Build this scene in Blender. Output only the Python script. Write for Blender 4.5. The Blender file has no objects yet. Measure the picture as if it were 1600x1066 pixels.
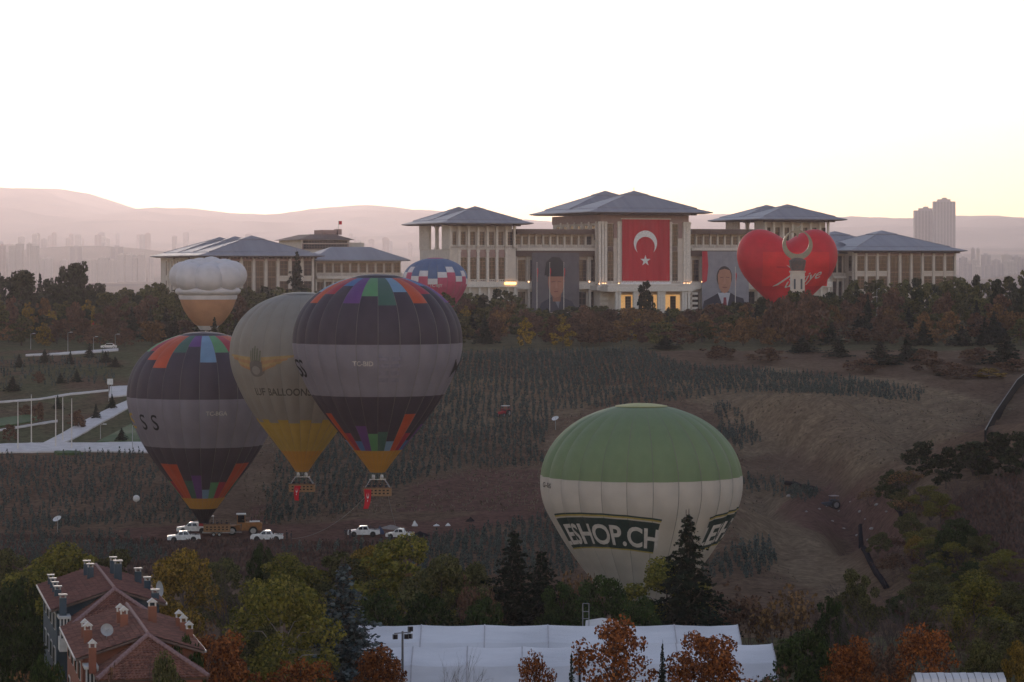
import bpy, bmesh, math, random
import numpy as np
from mathutils import Vector, Matrix
R = math.radians
rng = np.random.default_rng(7)
random.seed(7)
sc = bpy.context.scene
C = sc.collection
# ---------------------------------------------------------------- camera
F, CZ, HOR = 4444.0, 50.0, 420.0        # focal length in photo pixels, eye height, horizon row
cam = bpy.data.cameras.new('camera')
cam.sensor_width = 36.0
cam.lens = 36.0 * F / 1600.0
cam.shift_y = -(533.0 - HOR) / 1600.0
cam.clip_start, cam.clip_end = 1.0, 60000.0
camo = bpy.data.objects.new('camera', cam)
camo.location = (0, 0, CZ)
camo.rotation_euler = (R(90), 0, 0)
C.objects.link(camo)
sc.camera = camo
# ---------------------------------------------------------------- sky, sun, exposure
SUN_EL, SUN_AZ = 2.2, -7.0              # just above the ridge, left of the view axis
w = bpy.data.worlds.new('World'); sc.world = w; w.use_nodes = True
nt = w.node_tree; nt.nodes.clear()
sky = nt.nodes.new('ShaderNodeTexSky'); sky.sky_type = 'NISHITA'; sky.sun_disc = False
sky.sun_elevation = R(SUN_EL); sky.sun_rotation = R(SUN_AZ)
sky.altitude = 900; sky.air_density = 1.0; sky.dust_density = 0.04; sky.ozone_density = 1.5
hs = nt.nodes.new('ShaderNodeHueSaturation'); hs.inputs['Saturation'].default_value = 0.82
bg = nt.nodes.new('ShaderNodeBackground'); bg.inputs['Strength'].default_value = 0.15
wo = nt.nodes.new('ShaderNodeOutputWorld')
tn = nt.nodes.new('ShaderNodeMix'); tn.data_type = 'RGBA'; tn.blend_type = 'MULTIPLY'; tn.inputs['Factor'].default_value = 1; tn.inputs['B'].default_value = (1.06, .90, .935, 1)
nt.links.new(sky.outputs[0], hs.inputs['Color']); nt.links.new(hs.outputs[0], tn.inputs['A']); nt.links.new(tn.outputs['Result'], bg.inputs[0]); nt.links.new(bg.outputs[0], wo.inputs[0])
sl = bpy.data.lights.new('sun', 'SUN'); sl.energy = 0.5; sl.angle = R(12); sl.color = (1.0, 0.78, 0.62)
so = bpy.data.objects.new('sun', sl); C.objects.link(so); so.location = (-200, 900, 400)
sd = Vector((math.sin(R(SUN_AZ)) * math.cos(R(SUN_EL)), math.cos(R(SUN_AZ)) * math.cos(R(SUN_EL)), math.sin(R(SUN_EL))))
so.rotation_euler = sd.to_track_quat('Z', 'Y').to_euler()
sc.view_settings.view_transform = 'Standard'; sc.view_settings.look = 'None'
sc.view_settings.exposure = 2.0; sc.view_settings.gamma = 1.0
sc.cycles.use_denoising = True
sc.cycles.max_bounces = 6; sc.cycles.diffuse_bounces = 3; sc.cycles.volume_bounces = 0
sc.cycles.transparent_max_bounces = 8
# ---------------------------------------------------------------- helpers
def P(px, py, D):
    return Vector(((px - 800) / F * D, D, CZ - (py - HOR) / F * D))
def pix(x, y, z):
    return 800 + F * x / y, HOR - F * (z - CZ) / y
def lerp(a, b, t): return a + (b - a) * t
class MB:
    def __init__(s): s.v, s.f, s.m = [], [], []
    def add(s, vs, fs, m=0):
        o = len(s.v); s.v += [tuple(v) for v in vs]
        for f in fs: s.f.append(tuple(i + o for i in f)); s.m.append(m)
    def box(s, x0, x1, y0, y1, z0, z1, m=0):
        s.add([(x0,y0,z0),(x1,y0,z0),(x1,y1,z0),(x0,y1,z0),(x0,y0,z1),(x1,y0,z1),(x1,y1,z1),(x0,y1,z1)],
              [(3,2,1,0),(4,5,6,7),(0,1,5,4),(1,2,6,5),(2,3,7,6),(3,0,4,7)], m)
    def prism(s, poly, axis, a, b, m=0):
        # poly: 2-D outline (u,v); axis 'y': (x,z) extruded along y; 'x': (y,z) along x; 'z': (x,y) along z
        n = len(poly)
        def p(u, v, w): return {'y': (u, w, v), 'x': (w, u, v), 'z': (u, v, w)}[axis]
        vs = [p(u, v, a) for u, v in poly] + [p(u, v, b) for u, v in poly]
        s.add(vs, [tuple(range(n)), tuple(range(2*n-1, n-1, -1))] + [(i, (i+1) % n, n+(i+1) % n, n+i) for i in range(n)], m)
    def tube(s, p, q, r0, r1=None, n=6, m=0, cap=True):
        r1 = r0 if r1 is None else r1
        p, q = Vector(p), Vector(q); d = (q - p)
        if d.length < 1e-6: return
        d.normalize(); a = d.orthogonal().normalized(); b = d.cross(a)
        vs = []
        for c, r in ((p, r0), (q, r1)):
            for i in range(n):
                t = 2*math.pi*i/n; vs.append(c + a*(r*math.cos(t)) + b*(r*math.sin(t)))
        fs = [(i, (i+1) % n, n+(i+1) % n, n+i) for i in range(n)]
        if cap: fs += [tuple(range(n-1, -1, -1)), tuple(range(n, 2*n))]
        s.add(vs, fs, m)
    def lathe(s, prof, n=16, m=0, c=(0,0,0)):
        vs = []
        for r, z in prof:
            for i in range(n):
                t = 2*math.pi*i/n; vs.append((c[0]+r*math.cos(t), c[1]+r*math.sin(t), c[2]+z))
        fs = []
        for k in range(len(prof)-1):
            for i in range(n):
                fs.append((k*n+i, k*n+(i+1) % n, (k+1)*n+(i+1) % n, (k+1)*n+i))
        s.add(vs, fs, m)
    def build(s, name, mats, parent=None, loc=(0,0,0), off=(0,0,0), rz=0, smooth=False):
        me = s.mesh(name, mats, off, smooth)
        return link(name, me, parent, loc, rz)
    def mesh(s, name, mats, off=(0,0,0), smooth=False):
        me = bpy.data.meshes.new(name)
        ox, oy, oz = off
        me.from_pydata([(x-ox, y-oy, z-oz) for x, y, z in s.v], [], s.f)
        mats = mats if isinstance(mats, (list, tuple)) else [mats]
        for m in mats: me.materials.append(m)
        if len(mats) > 1: me.polygons.foreach_set('material_index', s.m)
        if smooth: me.polygons.foreach_set('use_smooth', [True]*len(me.polygons))
        me.update()
        return me
def link(name, me, parent=None, loc=(0,0,0), rz=0):
    o = bpy.data.objects.new(name, me); C.objects.link(o)
    o.location = loc; o.rotation_euler = (0, 0, rz)
    if parent: o.parent = parent
    return o
def tag(o, label=None, cat=None, group=None, kind=None):
    for k, v in (('label', label), ('category', cat), ('group', group), ('kind', kind)):
        if v: o[k] = v
    return o
def thing(name, label, cat, loc=(0,0,0), rz=0, group=None):
    return tag(link(name, None, None, loc, rz), label, cat, group)
KIDS = {}
def copy_tree(o, parent=None):
    c = o.copy(); C.objects.link(c); c.parent = parent
    for ch in KIDS.get(o.name) or list(o.children): copy_tree(ch, c)
    return c
# numpy value noise
_perm = rng.random((256, 256))
def vnoise(x, y):
    x = np.asarray(x, float); y = np.asarray(y, float)
    xi = np.floor(x).astype(int); yi = np.floor(y).astype(int); fx = x-xi; fy = y-yi
    fx = fx*fx*(3-2*fx); fy = fy*fy*(3-2*fy)
    g = lambda a, b: _perm[a & 255, b & 255]
    return (g(xi,yi)*(1-fx)+g(xi+1,yi)*fx)*(1-fy) + (g(xi,yi+1)*(1-fx)+g(xi+1,yi+1)*fx)*fy
def fbm(x, y, o=4):
    s, a, t = 0, 1, 0
    for k in range(o):
        s = s + a*vnoise(x*2**k+17*k, y*2**k+31*k); t += a; a *= .5
    return s/t - .5
# ---------------------------------------------------------------- materials
MATS = {}
def mat(name, col, col2=None, scale=2.0, rough=.8, bump=0, bscale=None, transl=0, metal=0, emit=0, isl=0, obr=0, spec=.3, stretch=None, detail=4):
    if name in MATS: return MATS[name]
    m = bpy.data.materials.new(name); m.use_nodes = True; MATS[name] = m
    t = m.node_tree; t.nodes.clear(); N = t.nodes.new; L = t.links.new
    out = N('ShaderNodeOutputMaterial'); p = N('ShaderNodeBsdfPrincipled')
    p.inputs['Roughness'].default_value = rough; p.inputs['Metallic'].default_value = metal
    p.inputs['Specular IOR Level'].default_value = spec
    c2 = col2 or tuple(min(1, c*.8) for c in col)
    tc = N('ShaderNodeTexCoord'); src = tc.outputs['Object']
    if stretch:
        mp = N('ShaderNodeMapping'); mp.inputs['Scale'].default_value = stretch; L(src, mp.inputs[0]); src = mp.outputs[0]
    nz = N('ShaderNodeTexNoise'); nz.inputs['Scale'].default_value = scale; nz.inputs['Detail'].default_value = detail
    L(src, nz.inputs['Vector'])
    mx = N('ShaderNodeMix'); mx.data_type = 'RGBA'
    mx.inputs['A'].default_value = (*col, 1); mx.inputs['B'].default_value = (*c2, 1)
    rp = N('ShaderNodeMapRange'); rp.inputs[1].default_value = .35; rp.inputs[2].default_value = .65
    fac = nz.outputs['Fac']
    if isl:
        gm = N('ShaderNodeNewGeometry'); a = N('ShaderNodeMath'); a.operation = 'MULTIPLY_ADD'
        L(gm.outputs['Random Per Island'], a.inputs[0]); a.inputs[1].default_value = isl
        b = N('ShaderNodeMath'); b.operation = 'MULTIPLY'; L(fac, b.inputs[0]); b.inputs[1].default_value = 1-isl
        L(b.outputs[0], a.inputs[2]); fac = a.outputs[0]
    L(fac, rp.inputs[0]); L(rp.outputs[0], mx.inputs['Factor']); colout = mx.outputs['Result']
    if obr:
        oi = N('ShaderNodeObjectInfo'); hv = N('ShaderNodeHueSaturation')
        r1 = N('ShaderNodeMapRange'); r1.inputs[3].default_value = 1-obr; r1.inputs[4].default_value = 1+obr
        L(oi.outputs['Random'], r1.inputs[0]); L(r1.outputs[0], hv.inputs['Value']); L(colout, hv.inputs['Color']); colout = hv.outputs[0]
    L(colout, p.inputs['Base Color'])
    if bump:
        bn = N('ShaderNodeTexNoise'); bn.inputs['Scale'].default_value = bscale or scale*4; bn.inputs['Detail'].default_value = 5
        L(src, bn.inputs['Vector']); bp = N('ShaderNodeBump'); bp.inputs['Strength'].default_value = 1; bp.inputs['Distance'].default_value = bump
        L(bn.outputs['Fac'], bp.inputs['Height']); L(bp.outputs[0], p.inputs['Normal'])
    if emit:
        p.inputs['Emission Color'].default_value = (*col, 1); p.inputs['Emission Strength'].default_value = emit
    sh = p.outputs[0]
    if transl:
        tr = N('ShaderNodeBsdfTranslucent'); L(colout, tr.inputs['Color']); ms = N('ShaderNodeMixShader'); ms.inputs[0].default_value = transl
        L(sh, ms.inputs[1]); L(tr.outputs[0], ms.inputs[2]); sh = ms.outputs[0]
    L(sh, out.inputs['Surface'])
    return m
# ---------------------------------------------------------------- terrain
PY = [-200, 100, 250, 300, 350, 400, 470, 500, 550, 600, 650, 700, 750, 850, 1000, 1100, 1300, 1500, 2500, 5000, 9000, 12000, 15000, 18000, 60000]
PZ = [14, 12, 10.5, 9, 6, 5, 5.4, 7.3, 13, 18.5, 24, 27, 29, 31, 32.5, 33, 32, 22, 10, 2, 8, 55, 125, 200, 200]
def smooth(a, b, t):
    t = np.clip((t-a)/(b-a), 0, 1); return t*t*(3-2*t)
RAV = [([(54, 430), (58, 480), (57, 520), (53, 555), (48, 590)], 4.5, 4.5), ([(41, 470), (46, 520), (46, 560), (42, 605)], 3.0, 3.5), ([(72, 500), (75, 545), (70, 590)], 2.5, 4.0), ([(25, 480), (30, 520), (28, 570)], 2.0, 3.0)]
def Hh(x, y, noise=True):
    x = np.asarray(x, float); y = np.asarray(y, float)
    z = np.interp(y, PY, PZ)
    ga = lambda cx, cy, sx, sy: np.exp(-((x-cx)/sx)**2-((y-cy)/sy)**2)
    near = smooth(330, 390, y)*(1-smooth(560, 640, y))
    z = z + 8.5*ga(31, 445, 11, 52) + 7.0*ga(62, 575, 24, 38)
    z = z + 4.0*smooth(38, 52, x)*smooth(320, 360, y)*(1-smooth(500, 560, y))
    z = z + np.clip(x-56, 0, 60)*.34*smooth(290, 340, y)*(1-smooth(470, 600, y))
    z = z - 2.2*np.exp(-((x-51-4*np.sin(y/23))/3.5)**2)*smooth(340, 370, y)*(1-smooth(470, 500, y))
    for pts, dp, wd in RAV:
        cx = np.interp(y, [p[1] for p in pts], [p[0] for p in pts]); e = smooth(pts[0][1]-12, pts[0][1]+6, y)*(1-smooth(pts[-1][1]-6, pts[-1][1]+14, y))
        z = z - dp*e*np.exp(-np.abs((x-cx)/wd)**1.5) + dp*.35*e*np.exp(-((x-cx-2.4*wd)/wd/1.3)**2)
    if noise:
        f = smooth(300, 480, y)*(1-smooth(1000, 1080, y))
        bare = smooth(15, 40, x)*smooth(380, 420, y)*(1-smooth(620, 660, y))
        z = z + fbm(x/26, y/26)*2.2*f*near + fbm(x/7, y/7, 3)*.5*f
        z = z + bare*(fbm((x-.05*y)/2.4, y/55, 4)*1.5 + fbm(x/13, y/30, 3)*4.2)
    return z
def H1(x, y): return float(Hh(x, y))
def gp(px, py, d0=180., d1=1300.):
    """where the view ray of a photo pixel meets the ground"""
    D = np.arange(d0, d1, .5); k = (px-800)/F
    zr = CZ-(py-HOR)/F*D; g = Hh(k*D, D)
    i = np.nonzero(zr <= g)[0]
    d = D[i[0]] if len(i) else d1
    return Vector((k*d, d, H1(k*d, d)))
def at(px, D):
    x = (px-800)/F*D; return Vector((x, D, H1(x, D)))
def in_poly(px, py, poly):
    px = np.asarray(px); py = np.asarray(py); r = np.zeros(px.shape, bool); n = len(poly)
    for i in range(n):
        (x0, y0), (x1, y1) = poly[i], poly[(i+1) % n]
        c = ((y0 > py) != (y1 > py)) & (px < (x1-x0)*(py-y0)/(y1-y0+1e-9)+x0); r ^= c
    return r
def ground_material():
    m = bpy.data.materials.new('ground_soil_and_dry_grass'); m.use_nodes = True
    t = m.node_tree; N = t.nodes.new; L = t.links.new; p = t.nodes['Principled BSDF']
    p.inputs['Roughness'].default_value = .95; p.inputs['Specular IOR Level'].default_value = .0
    at_ = N('ShaderNodeAttribute'); at_.attribute_name = 'soil'
    tc = N('ShaderNodeTexCoord')
    n1 = N('ShaderNodeTexNoise'); n1.inputs['Scale'].default_value = .9; n1.inputs['Detail'].default_value = 8; n1.inputs['Roughness'].default_value = .7
    L(tc.outputs['Object'], n1.inputs['Vector'])
    mr = N('ShaderNodeMapRange'); mr.inputs[1].default_value = .3; mr.inputs[2].default_value = .7; mr.inputs[3].default_value = .5; mr.inputs[4].default_value = 1.5
    L(n1.outputs['Fac'], mr.inputs[0])
    mu = N('ShaderNodeMix'); mu.data_type = 'RGBA'; mu.blend_type = 'MULTIPLY'; mu.inputs['Factor'].default_value = 1
    L(at_.outputs['Color'], mu.inputs['A']); L(mr.outputs[0], mu.inputs['B']); L(mu.outputs['Result'], p.inputs['Base Color'])
    bp = N('ShaderNodeBump'); bp.inputs['Distance'].default_value = .35; L(n1.outputs['Fac'], bp.inputs['Height']); L(bp.outputs[0], p.inputs['Normal'])
    return m
GM = ground_material()
def grid_ground(name, xs, ys, hf, cf):
    X, Y = np.meshgrid(xs, ys); Z = hf(X, Y); nx, ny = len(xs), len(ys)
    me = bpy.data.meshes.new(name)
    me.vertices.add(nx*ny); me.vertices.foreach_set('co', np.stack([X, Y, Z], -1).astype(np.float32).ravel())
    i = (np.arange(ny-1)[:, None]*nx+np.arange(nx-1)[None]).ravel()
    q = np.stack([i, i+1, i+1+nx, i+nx], -1)
    me.loops.add(q.size); me.loops.foreach_set('vertex_index', q.ravel().astype(np.int32))
    me.polygons.add(len(q)); me.polygons.foreach_set('loop_start', np.arange(0, q.size, 4, dtype=np.int32))
    me.polygons.foreach_set('loop_total', np.full(len(q), 4, np.int32))
    me.update(); me.validate()
    a = me.color_attributes.new('soil', 'FLOAT_COLOR', 'POINT')
    col = np.ones((nx*ny, 4), np.float32); col[:, :3] = cf(X, Y, Z).reshape(-1, 3)
    a.data.foreach_set('color', col.ravel())
    me.polygons.foreach_set('use_smooth', np.ones(len(q), bool))
    me.materials.append(GM)
    o = link(name, me); o['kind'] = 'structure'
    return o
# patches of earth as they lie on the hillside (photo outline -> ground)
DIRT = [[(240,850),(260,828),(420,822),(560,815),(700,812),(760,800),(860,790),(860,806),(700,838),(660,846),(440,860),(330,866)],
        [(170,845),(190,825),(300,822),(300,850)],
        [(620,800),(640,760),(740,735),(850,735),(850,795),(760,800)],
        [(380,835),(395,790),(420,785),(425,835)],
        [(1200,800),(1280,760),(1400,775),(1420,850),(1380,880),(1300,840)]]
DRY = [[(1010,600),(1200,575),(1440,600),(1580,640),(1450,700),(1400,720),(1350,740),(1240,700),(1160,720),(1110,640)],
       [(1160,760),(1220,755),(1340,900),(1340,960),(1280,930),(1160,860)],
       [(700,580),(900,600),(1000,600),(900,650),(680,680)]]
def near_col(X, Y, Z):
    u, v = 800+F*X/np.maximum(Y, 1), HOR-F*(Z-CZ)/np.maximum(Y, 1)
    n = fbm(X/9, Y/14, 4)+.5; n2 = fbm(X/3+50, Y/3, 3)+.5
    soil = np.array([.115, .074, .052]); dry = np.array([.175, .125, .082]); grn = np.array([.075, .085, .045]); red = np.array([.11, .058, .048])
    wd = np.clip(n*1.6-.55, 0, 1)*.55
    for p in DRY: wd = np.maximum(wd, in_poly(u+25*(n2-.5), v+16*(n-.5), p)*np.clip(.35+n*1.0, 0, 1))
    c = soil+(dry-soil)*wd[..., None]
    wr = np.zeros_like(n)
    for p in DIRT: wr = np.maximum(wr, in_poly(u+12*(n2-.5), v+8*(n-.5), p)*(.6+.4*n2))
    c = c+(red-c)*wr[..., None]
    wg = ((Y > 740) | (Y < 330))*.6+((Y < 900) & (Y > 555) & (X < -62))*np.clip(n*2-.5, 0, .8)
    wg = np.clip(wg, 0, .8)
    c = c+(grn-c)*wg[..., None]
    return c*(.78+.62*n2)[..., None]
grid_ground('ground', np.arange(-320, 321, 2.5), np.concatenate([np.arange(-120, 300, 12.), np.arange(300, 780, 2.), np.arange(780, 1504, 6.)]), Hh, near_col)
# far plain and mountains
RPX = [-900, -500, -200, 0, 50, 130, 180, 240, 270, 330, 400, 450, 500, 590, 650, 750, 850, 960, 1085, 1200, 1310, 1380, 1440, 1500, 1540, 1580, 1640, 1800, 2200, 2700]
RPY = [330, 318, 310, 300, 295, 299, 316, 337, 335, 332, 343, 346, 337, 328, 333, 346, 356, 350, 339, 343, 347, 351, 346, 348, 352, 359, 366, 380, 360, 350]
RD = 26000.
def Hfar(x, y):
    z = np.interp(y, PY, PZ)
    px = 800+F*x/RD
    ridge = CZ+(HOR-np.interp(px, RPX, RPY))/F*RD + fbm(x/1200, x*0+3, 6)*75
    s = smooth(16500, RD, y); s = s**1.15
    back = 1-smooth(RD, RD+4000, y)*.55
    z = z+(ridge-200)*s*back + fbm(x/2600, y/2600, 5)*330*smooth(16500, 19500, y)*(1-smooth(21500, 25600, y)) + (.5-np.abs(fbm(x/900, y/900, 5))*2)*130*smooth(17000, 20000, y)*(1-smooth(23500, 25800, y))
    # low knoll among the towers
    z = z+95*np.exp(-((x+1720)/560)**2-((y-11500)/900)**2) + 55*np.exp(-((x-1560)/280)**2-((y-7600)/500)**2)
    return z + fbm(x/300, y/300, 4)*14*smooth(1700, 2600, y)*(1-smooth(15000, 17000, y)) - .3*(y < 1510)
def far_col(X, Y, Z):
    n = fbm(X/420, Y/700, 6)+.5
    a = np.array([.26, .20, .15]); b = np.array([.04, .045, .035])
    return a+(b-a)*np.clip(n*2-.5, 0, 1)[..., None]
grid_ground('hills', np.arange(-9000, 9001, 80), np.concatenate([np.arange(1498, 2600, 40.), np.arange(2600, 16000, 150), np.arange(16000, 30100, 100)]), Hfar, far_col)
# the side flanks, so the ground goes on beyond the frame
for sx in (-1, 1):
    xs = np.sort(sx*np.arange(318, 9001, 260.)); xs = np.append(xs, sx*9000) if sx > 0 else xs
    grid_ground('side_ground', np.sort(xs), np.concatenate([np.arange(-120, 1504, 40.)]), lambda x, y: np.interp(y, PY, PZ)-.4, near_col)
# ---------------------------------------------------------------- hot-air balloons
fab = lambda n, c, k=.22: mat('fabric_'+n, c, tuple(v*.86 for v in c), scale=.35, rough=.6, transl=k, bump=.07, bscale=.8)
FD = fab('charcoal', (.075, .06, .082)); FL = fab('silver', (.27, .25, .30)); FOR = fab('orange', (.62, .11, .05)); FRE = fab('crimson', (.45, .05, .075))
FBL = fab('blue', (.10, .20, .42)); FPU = fab('purple', (.17, .07, .25)); FGR = fab('leaf_green', (.14, .34, .16)); FDG = fab('bottle_green', (.075, .16, .13))
FLB = fab('sky_blue', (.22, .36, .52)); FAM = fab('amber', (.62, .30, .05)); FOL = fab('khaki', (.33, .30, .265)); FYE = fab('yellow', (.55, .36, .07))
FGN = fab('green', (.21, .285, .15)); FCR = fab('cream', (.56, .50, .45), .15); FPK = fab('rose', (.58, .09, .18)); FNB = fab('navy', (.10, .17, .33)); FWH = fab('white', (.72, .68, .70), .15)
FHE = fab('heart_red', (.66, .018, .035), .12); FSK = fab('tan', (.62, .33, .19)); FBK = fab('black', (.018, .016, .022), 0); FYG = fab('lime_cream', (.55, .52, .22)); FINK = mat('ink_black', (.02, .02, .025)); FINKG = mat('ink_green', (.025, .045, .042)); FGOLD = mat('ink_gold', (.42, .33, .10)); FPALE = mat('ink_pale', (.62, .57, .54))
WICK = mat('wicker', (.34, .19, .10), (.22, .12, .06), scale=9, bump=.03, bscale=30); LEATH = mat('leather_trim', (.16, .09, .06)); STEEL = mat('steel', (.42, .42, .44), rough=.35, metal=.8); WICKO = mat('wicker_hole', (.03, .02, .015))
REDC = mat('red_cloth', (.62, .02, .035), (.5, .015, .03), scale=1, transl=.15); WHC = mat('white_cloth', (.8, .77, .78)); ROPE = mat('rope', (.36, .33, .28))
FTAPE = fab('load_tape', (.23, .22, .20))
PROF_A = ([0, .012, .04, .08, .13, .19, .26, .345, .45, .52, .6, .66, .72, .80, .88, .94, 1], [0.10, .33, .53, .69, .81, .905, .97, 1.0, .955, .885, .79, .70, .60, .45, .30, .19, .09])
PROF_G = ([0, .006, .03, .07, .115, .155, .20, .245, .285, .32, .352, .40, .455, .545, .63, .715, .80, .9, 1], [.14, .29, .50, .645, .76, .845, .908, .955, .985, .998, 1.0, .99, .957, .85, .735, .60, .45, .27, .10])
def cubic(prof):
    ts, rs = map(np.array, prof); m = np.gradient(rs, ts)
    m[0] = 0
    def f(t):
        t = np.clip(t, 0, 1); i = np.clip(np.searchsorted(ts, t)-1, 0, len(ts)-2)
        h = ts[i+1]-ts[i]; s = (t-ts[i])/h
        return (2*s**3-3*s**2+1)*rs[i]+(s**3-2*s**2+s)*h*m[i]+(-2*s**3+3*s**2)*rs[i+1]+(s**3-s**2)*h*m[i+1]
    return f
class Env:
    def __init__(s, prof, Rm, Ht, n, rot=0., bulge=.034):
        ts, rs = map(np.array, prof); k = int(np.argmax(rs)); t0 = ts[k]; low = cubic((ts[k:], rs[k:])); p = 2.25 if t0 < .35 else 2.1
        s.f = lambda t: np.sqrt(max(1e-6, 1-(1-t/t0)**p)) if t < t0 else low(t)      # rounded dome above the widest ring
        s.R, s.H, s.n, s.rot, s.b = Rm, Ht, n, rot, bulge
    def pt(s, ang, t, off=0.):
        """ang measured from the side that faces the camera, to the right; t 0 top .. 1 mouth; mouth is z = 0"""
        g = ((ang-s.rot)/(2*math.pi)*s.n) % 1.0; u = g-.5
        k = min(1, t/.06)*min(1, max(0., (1-t))/.15+.25)
        r = s.R*float(s.f(t))*(1+s.b*k*(1-(2*u)**2)) + off
        return (r*math.sin(ang), -r*math.cos(ang), (1-t)*s.H + off*.2)
    def gore_mesh(s, name, bands, mats, nu=8):
        """bands: list of (t_end, material index)"""
        ts = sorted(set([round(float(v), 5) for v in np.concatenate([.0004+np.linspace(0, 1, 16)**2*.1, np.linspace(.11, 1, 44)])] + [round(b[0], 4) for b in bands if b[0] < 1]))
        w_ = 2*math.pi/s.n; mb = MB(); vs = []; us = [0, .022]+[j/nu for j in range(1, nu)]+[1]; nu += 1; mats = list(mats)+[FTAPE]
        rot = s.rot; s.rot = 0.
        for t in ts:
            for j in range(nu+1): vs.append(s.pt(w_*(us[j])*.99999+1e-7, t))
        s.rot = rot
        mb.v = vs; q = nu+1
        for i in range(len(ts)-1):
            tm = (ts[i]+ts[i+1])/2; mi = next((b[1] for b in bands if tm <= b[0]), bands[-1][1])
            for j in range(nu): mb.f.append((i*q+j, i*q+j+1, (i+1)*q+j+1, (i+1)*q+j)); mb.m.append(mi if j else len(mats)-1)
        return mb.mesh(name, mats, smooth=True)
def text_mesh(txt, size=1., bold=0.):
    cu = bpy.data.curves.new('t', 'FONT'); cu.body = txt; cu.size = size; cu.offset = bold; cu.align_x = 'CENTER'; cu.align_y = 'CENTER'; cu.resolution_u = 4
    o = bpy.data.objects.new('t', cu); C.objects.link(o)
    dg = bpy.context.evaluated_depsgraph_get(); me = bpy.data.meshes.new_from_object(o.evaluated_get(dg))
    bpy.data.objects.remove(o); bpy.data.curves.remove(cu)
    return me
def cut_mesh(bm, step):
    for ax in (0, 1):
        vs = [v.co[ax] for v in bm.verts]
        if not vs: return
        a, b = min(vs), max(vs); k = math.ceil(a/step)
        n = (1, 0, 0) if ax == 0 else (0, 1, 0)
        while k*step < b:
            c = [0, 0, 0]; c[ax] = k*step
            bmesh.ops.bisect_plane(bm, geom=bm.verts[:]+bm.edges[:]+bm.faces[:], plane_co=c, plane_no=n); k += 1
def wrap(env, me_or_polys, ang0, t0, name, mtl, parent, off=.06, step=.35, shear=0, arch=0.):
    """lay a flat print (x right, y up, metres) on the envelope round angle ang0 and height t0"""
    bm = bmesh.new()
    if isinstance(me_or_polys, bpy.types.Mesh): bm.from_mesh(me_or_polys)
    else:
        for poly in me_or_polys: bm.faces.new([bm.verts.new((x, y, 0)) for x, y in poly])
    bmesh.ops.triangulate(bm, faces=bm.faces[:])
    cut_mesh(bm, step)
    for v in bm.verts:
        x, y = v.co.x, v.co.y
        y2 = y - arch*x*x
        t = t0 - y2/env.H
        v.co = env.pt(ang0 + x/env.R, t, off)
    me = bpy.data.meshes.new(name); bm.to_mesh(me); bm.free(); me.materials.append(mtl)
    return link(name, me, parent)
def star_poly(cx, cy, r, rot=math.pi/2, k=.382, n=5):
    return [(cx+(r if i % 2 == 0 else r*k)*math.cos(rot+math.pi*i/n), cy+(r if i % 2 == 0 else r*k)*math.sin(rot+math.pi*i/n)) for i in range(2*n)]
def crescent_polys(cx, cy, ro, ri, dx, ang, n=40):
    """crescent as a strip of quads; the opening points along ang"""
    # outer circle at (0,0) radius ro, inner circle centre at dx along the opening, radius ri
    ca = (ro*ro-ri*ri+dx*dx)/(2*dx*ro); a0 = math.acos(max(-1, min(1, ca)))
    ci = (ro*math.cos(a0)-dx); b0 = math.atan2(ro*math.sin(a0), ci)
    out = []
    for i in range(n+1):
        s = i/n; a = a0+(2*math.pi-2*a0)*s; b = b0+(2*math.pi-2*b0)*s
        out.append(((ro*math.cos(a), ro*math.sin(a)), (dx+ri*math.cos(b), ri*math.sin(b))))
    rt = lambda p: (cx+p[0]*math.cos(ang)-p[1]*math.sin(ang), cy+p[0]*math.sin(ang)+p[1]*math.cos(ang))
    return [[rt(out[i][0]), rt(out[i+1][0]), rt(out[i+1][1]), rt(out[i][1])] for i in range(n)]
def flat_print(polys, name, mtl, parent, y, off=(0, 0, 0)):
    mb = MB()
    for p in polys: mb.add([(a, y, b) for a, b in p], [tuple(range(len(p)))])
    return mb.build(name, mtl, parent, off=off)
def hanging_flag(parent, loc, wdt, hgt, seed=0):
    r = random.Random(seed); nx, nz = 8, 12; mb = MB()
    fx = lambda u, v: (u*wdt*(1-.35*v)+.25*wdt*v*math.sin(2.5*v+seed), .12*wdt*math.sin(5*u+4*v+seed)*(.3+v), -v*hgt)
    vs = [fx(i/nx, k/nz) for k in range(nz+1) for i in range(nx+1)]
    mb.add(vs, [(k*(nx+1)+i, k*(nx+1)+i+1, (k+1)*(nx+1)+i+1, (k+1)*(nx+1)+i) for k in range(nz) for i in range(nx)])
    f = mb.build('flag', REDC, parent, loc=loc, smooth=True)
    em = MB()
    for p in crescent_polys(.5, .30, .17, .135, .045, -math.pi/2, 20)+[star_poly(.5, .58, .085)]:
        em.add([tuple(Vector(fx(a, b))+Vector((0, -.06, 0))) for a, b in p], [tuple(range(len(p)))])
    em.build('flag_emblem', WHC, f)
    return f
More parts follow.
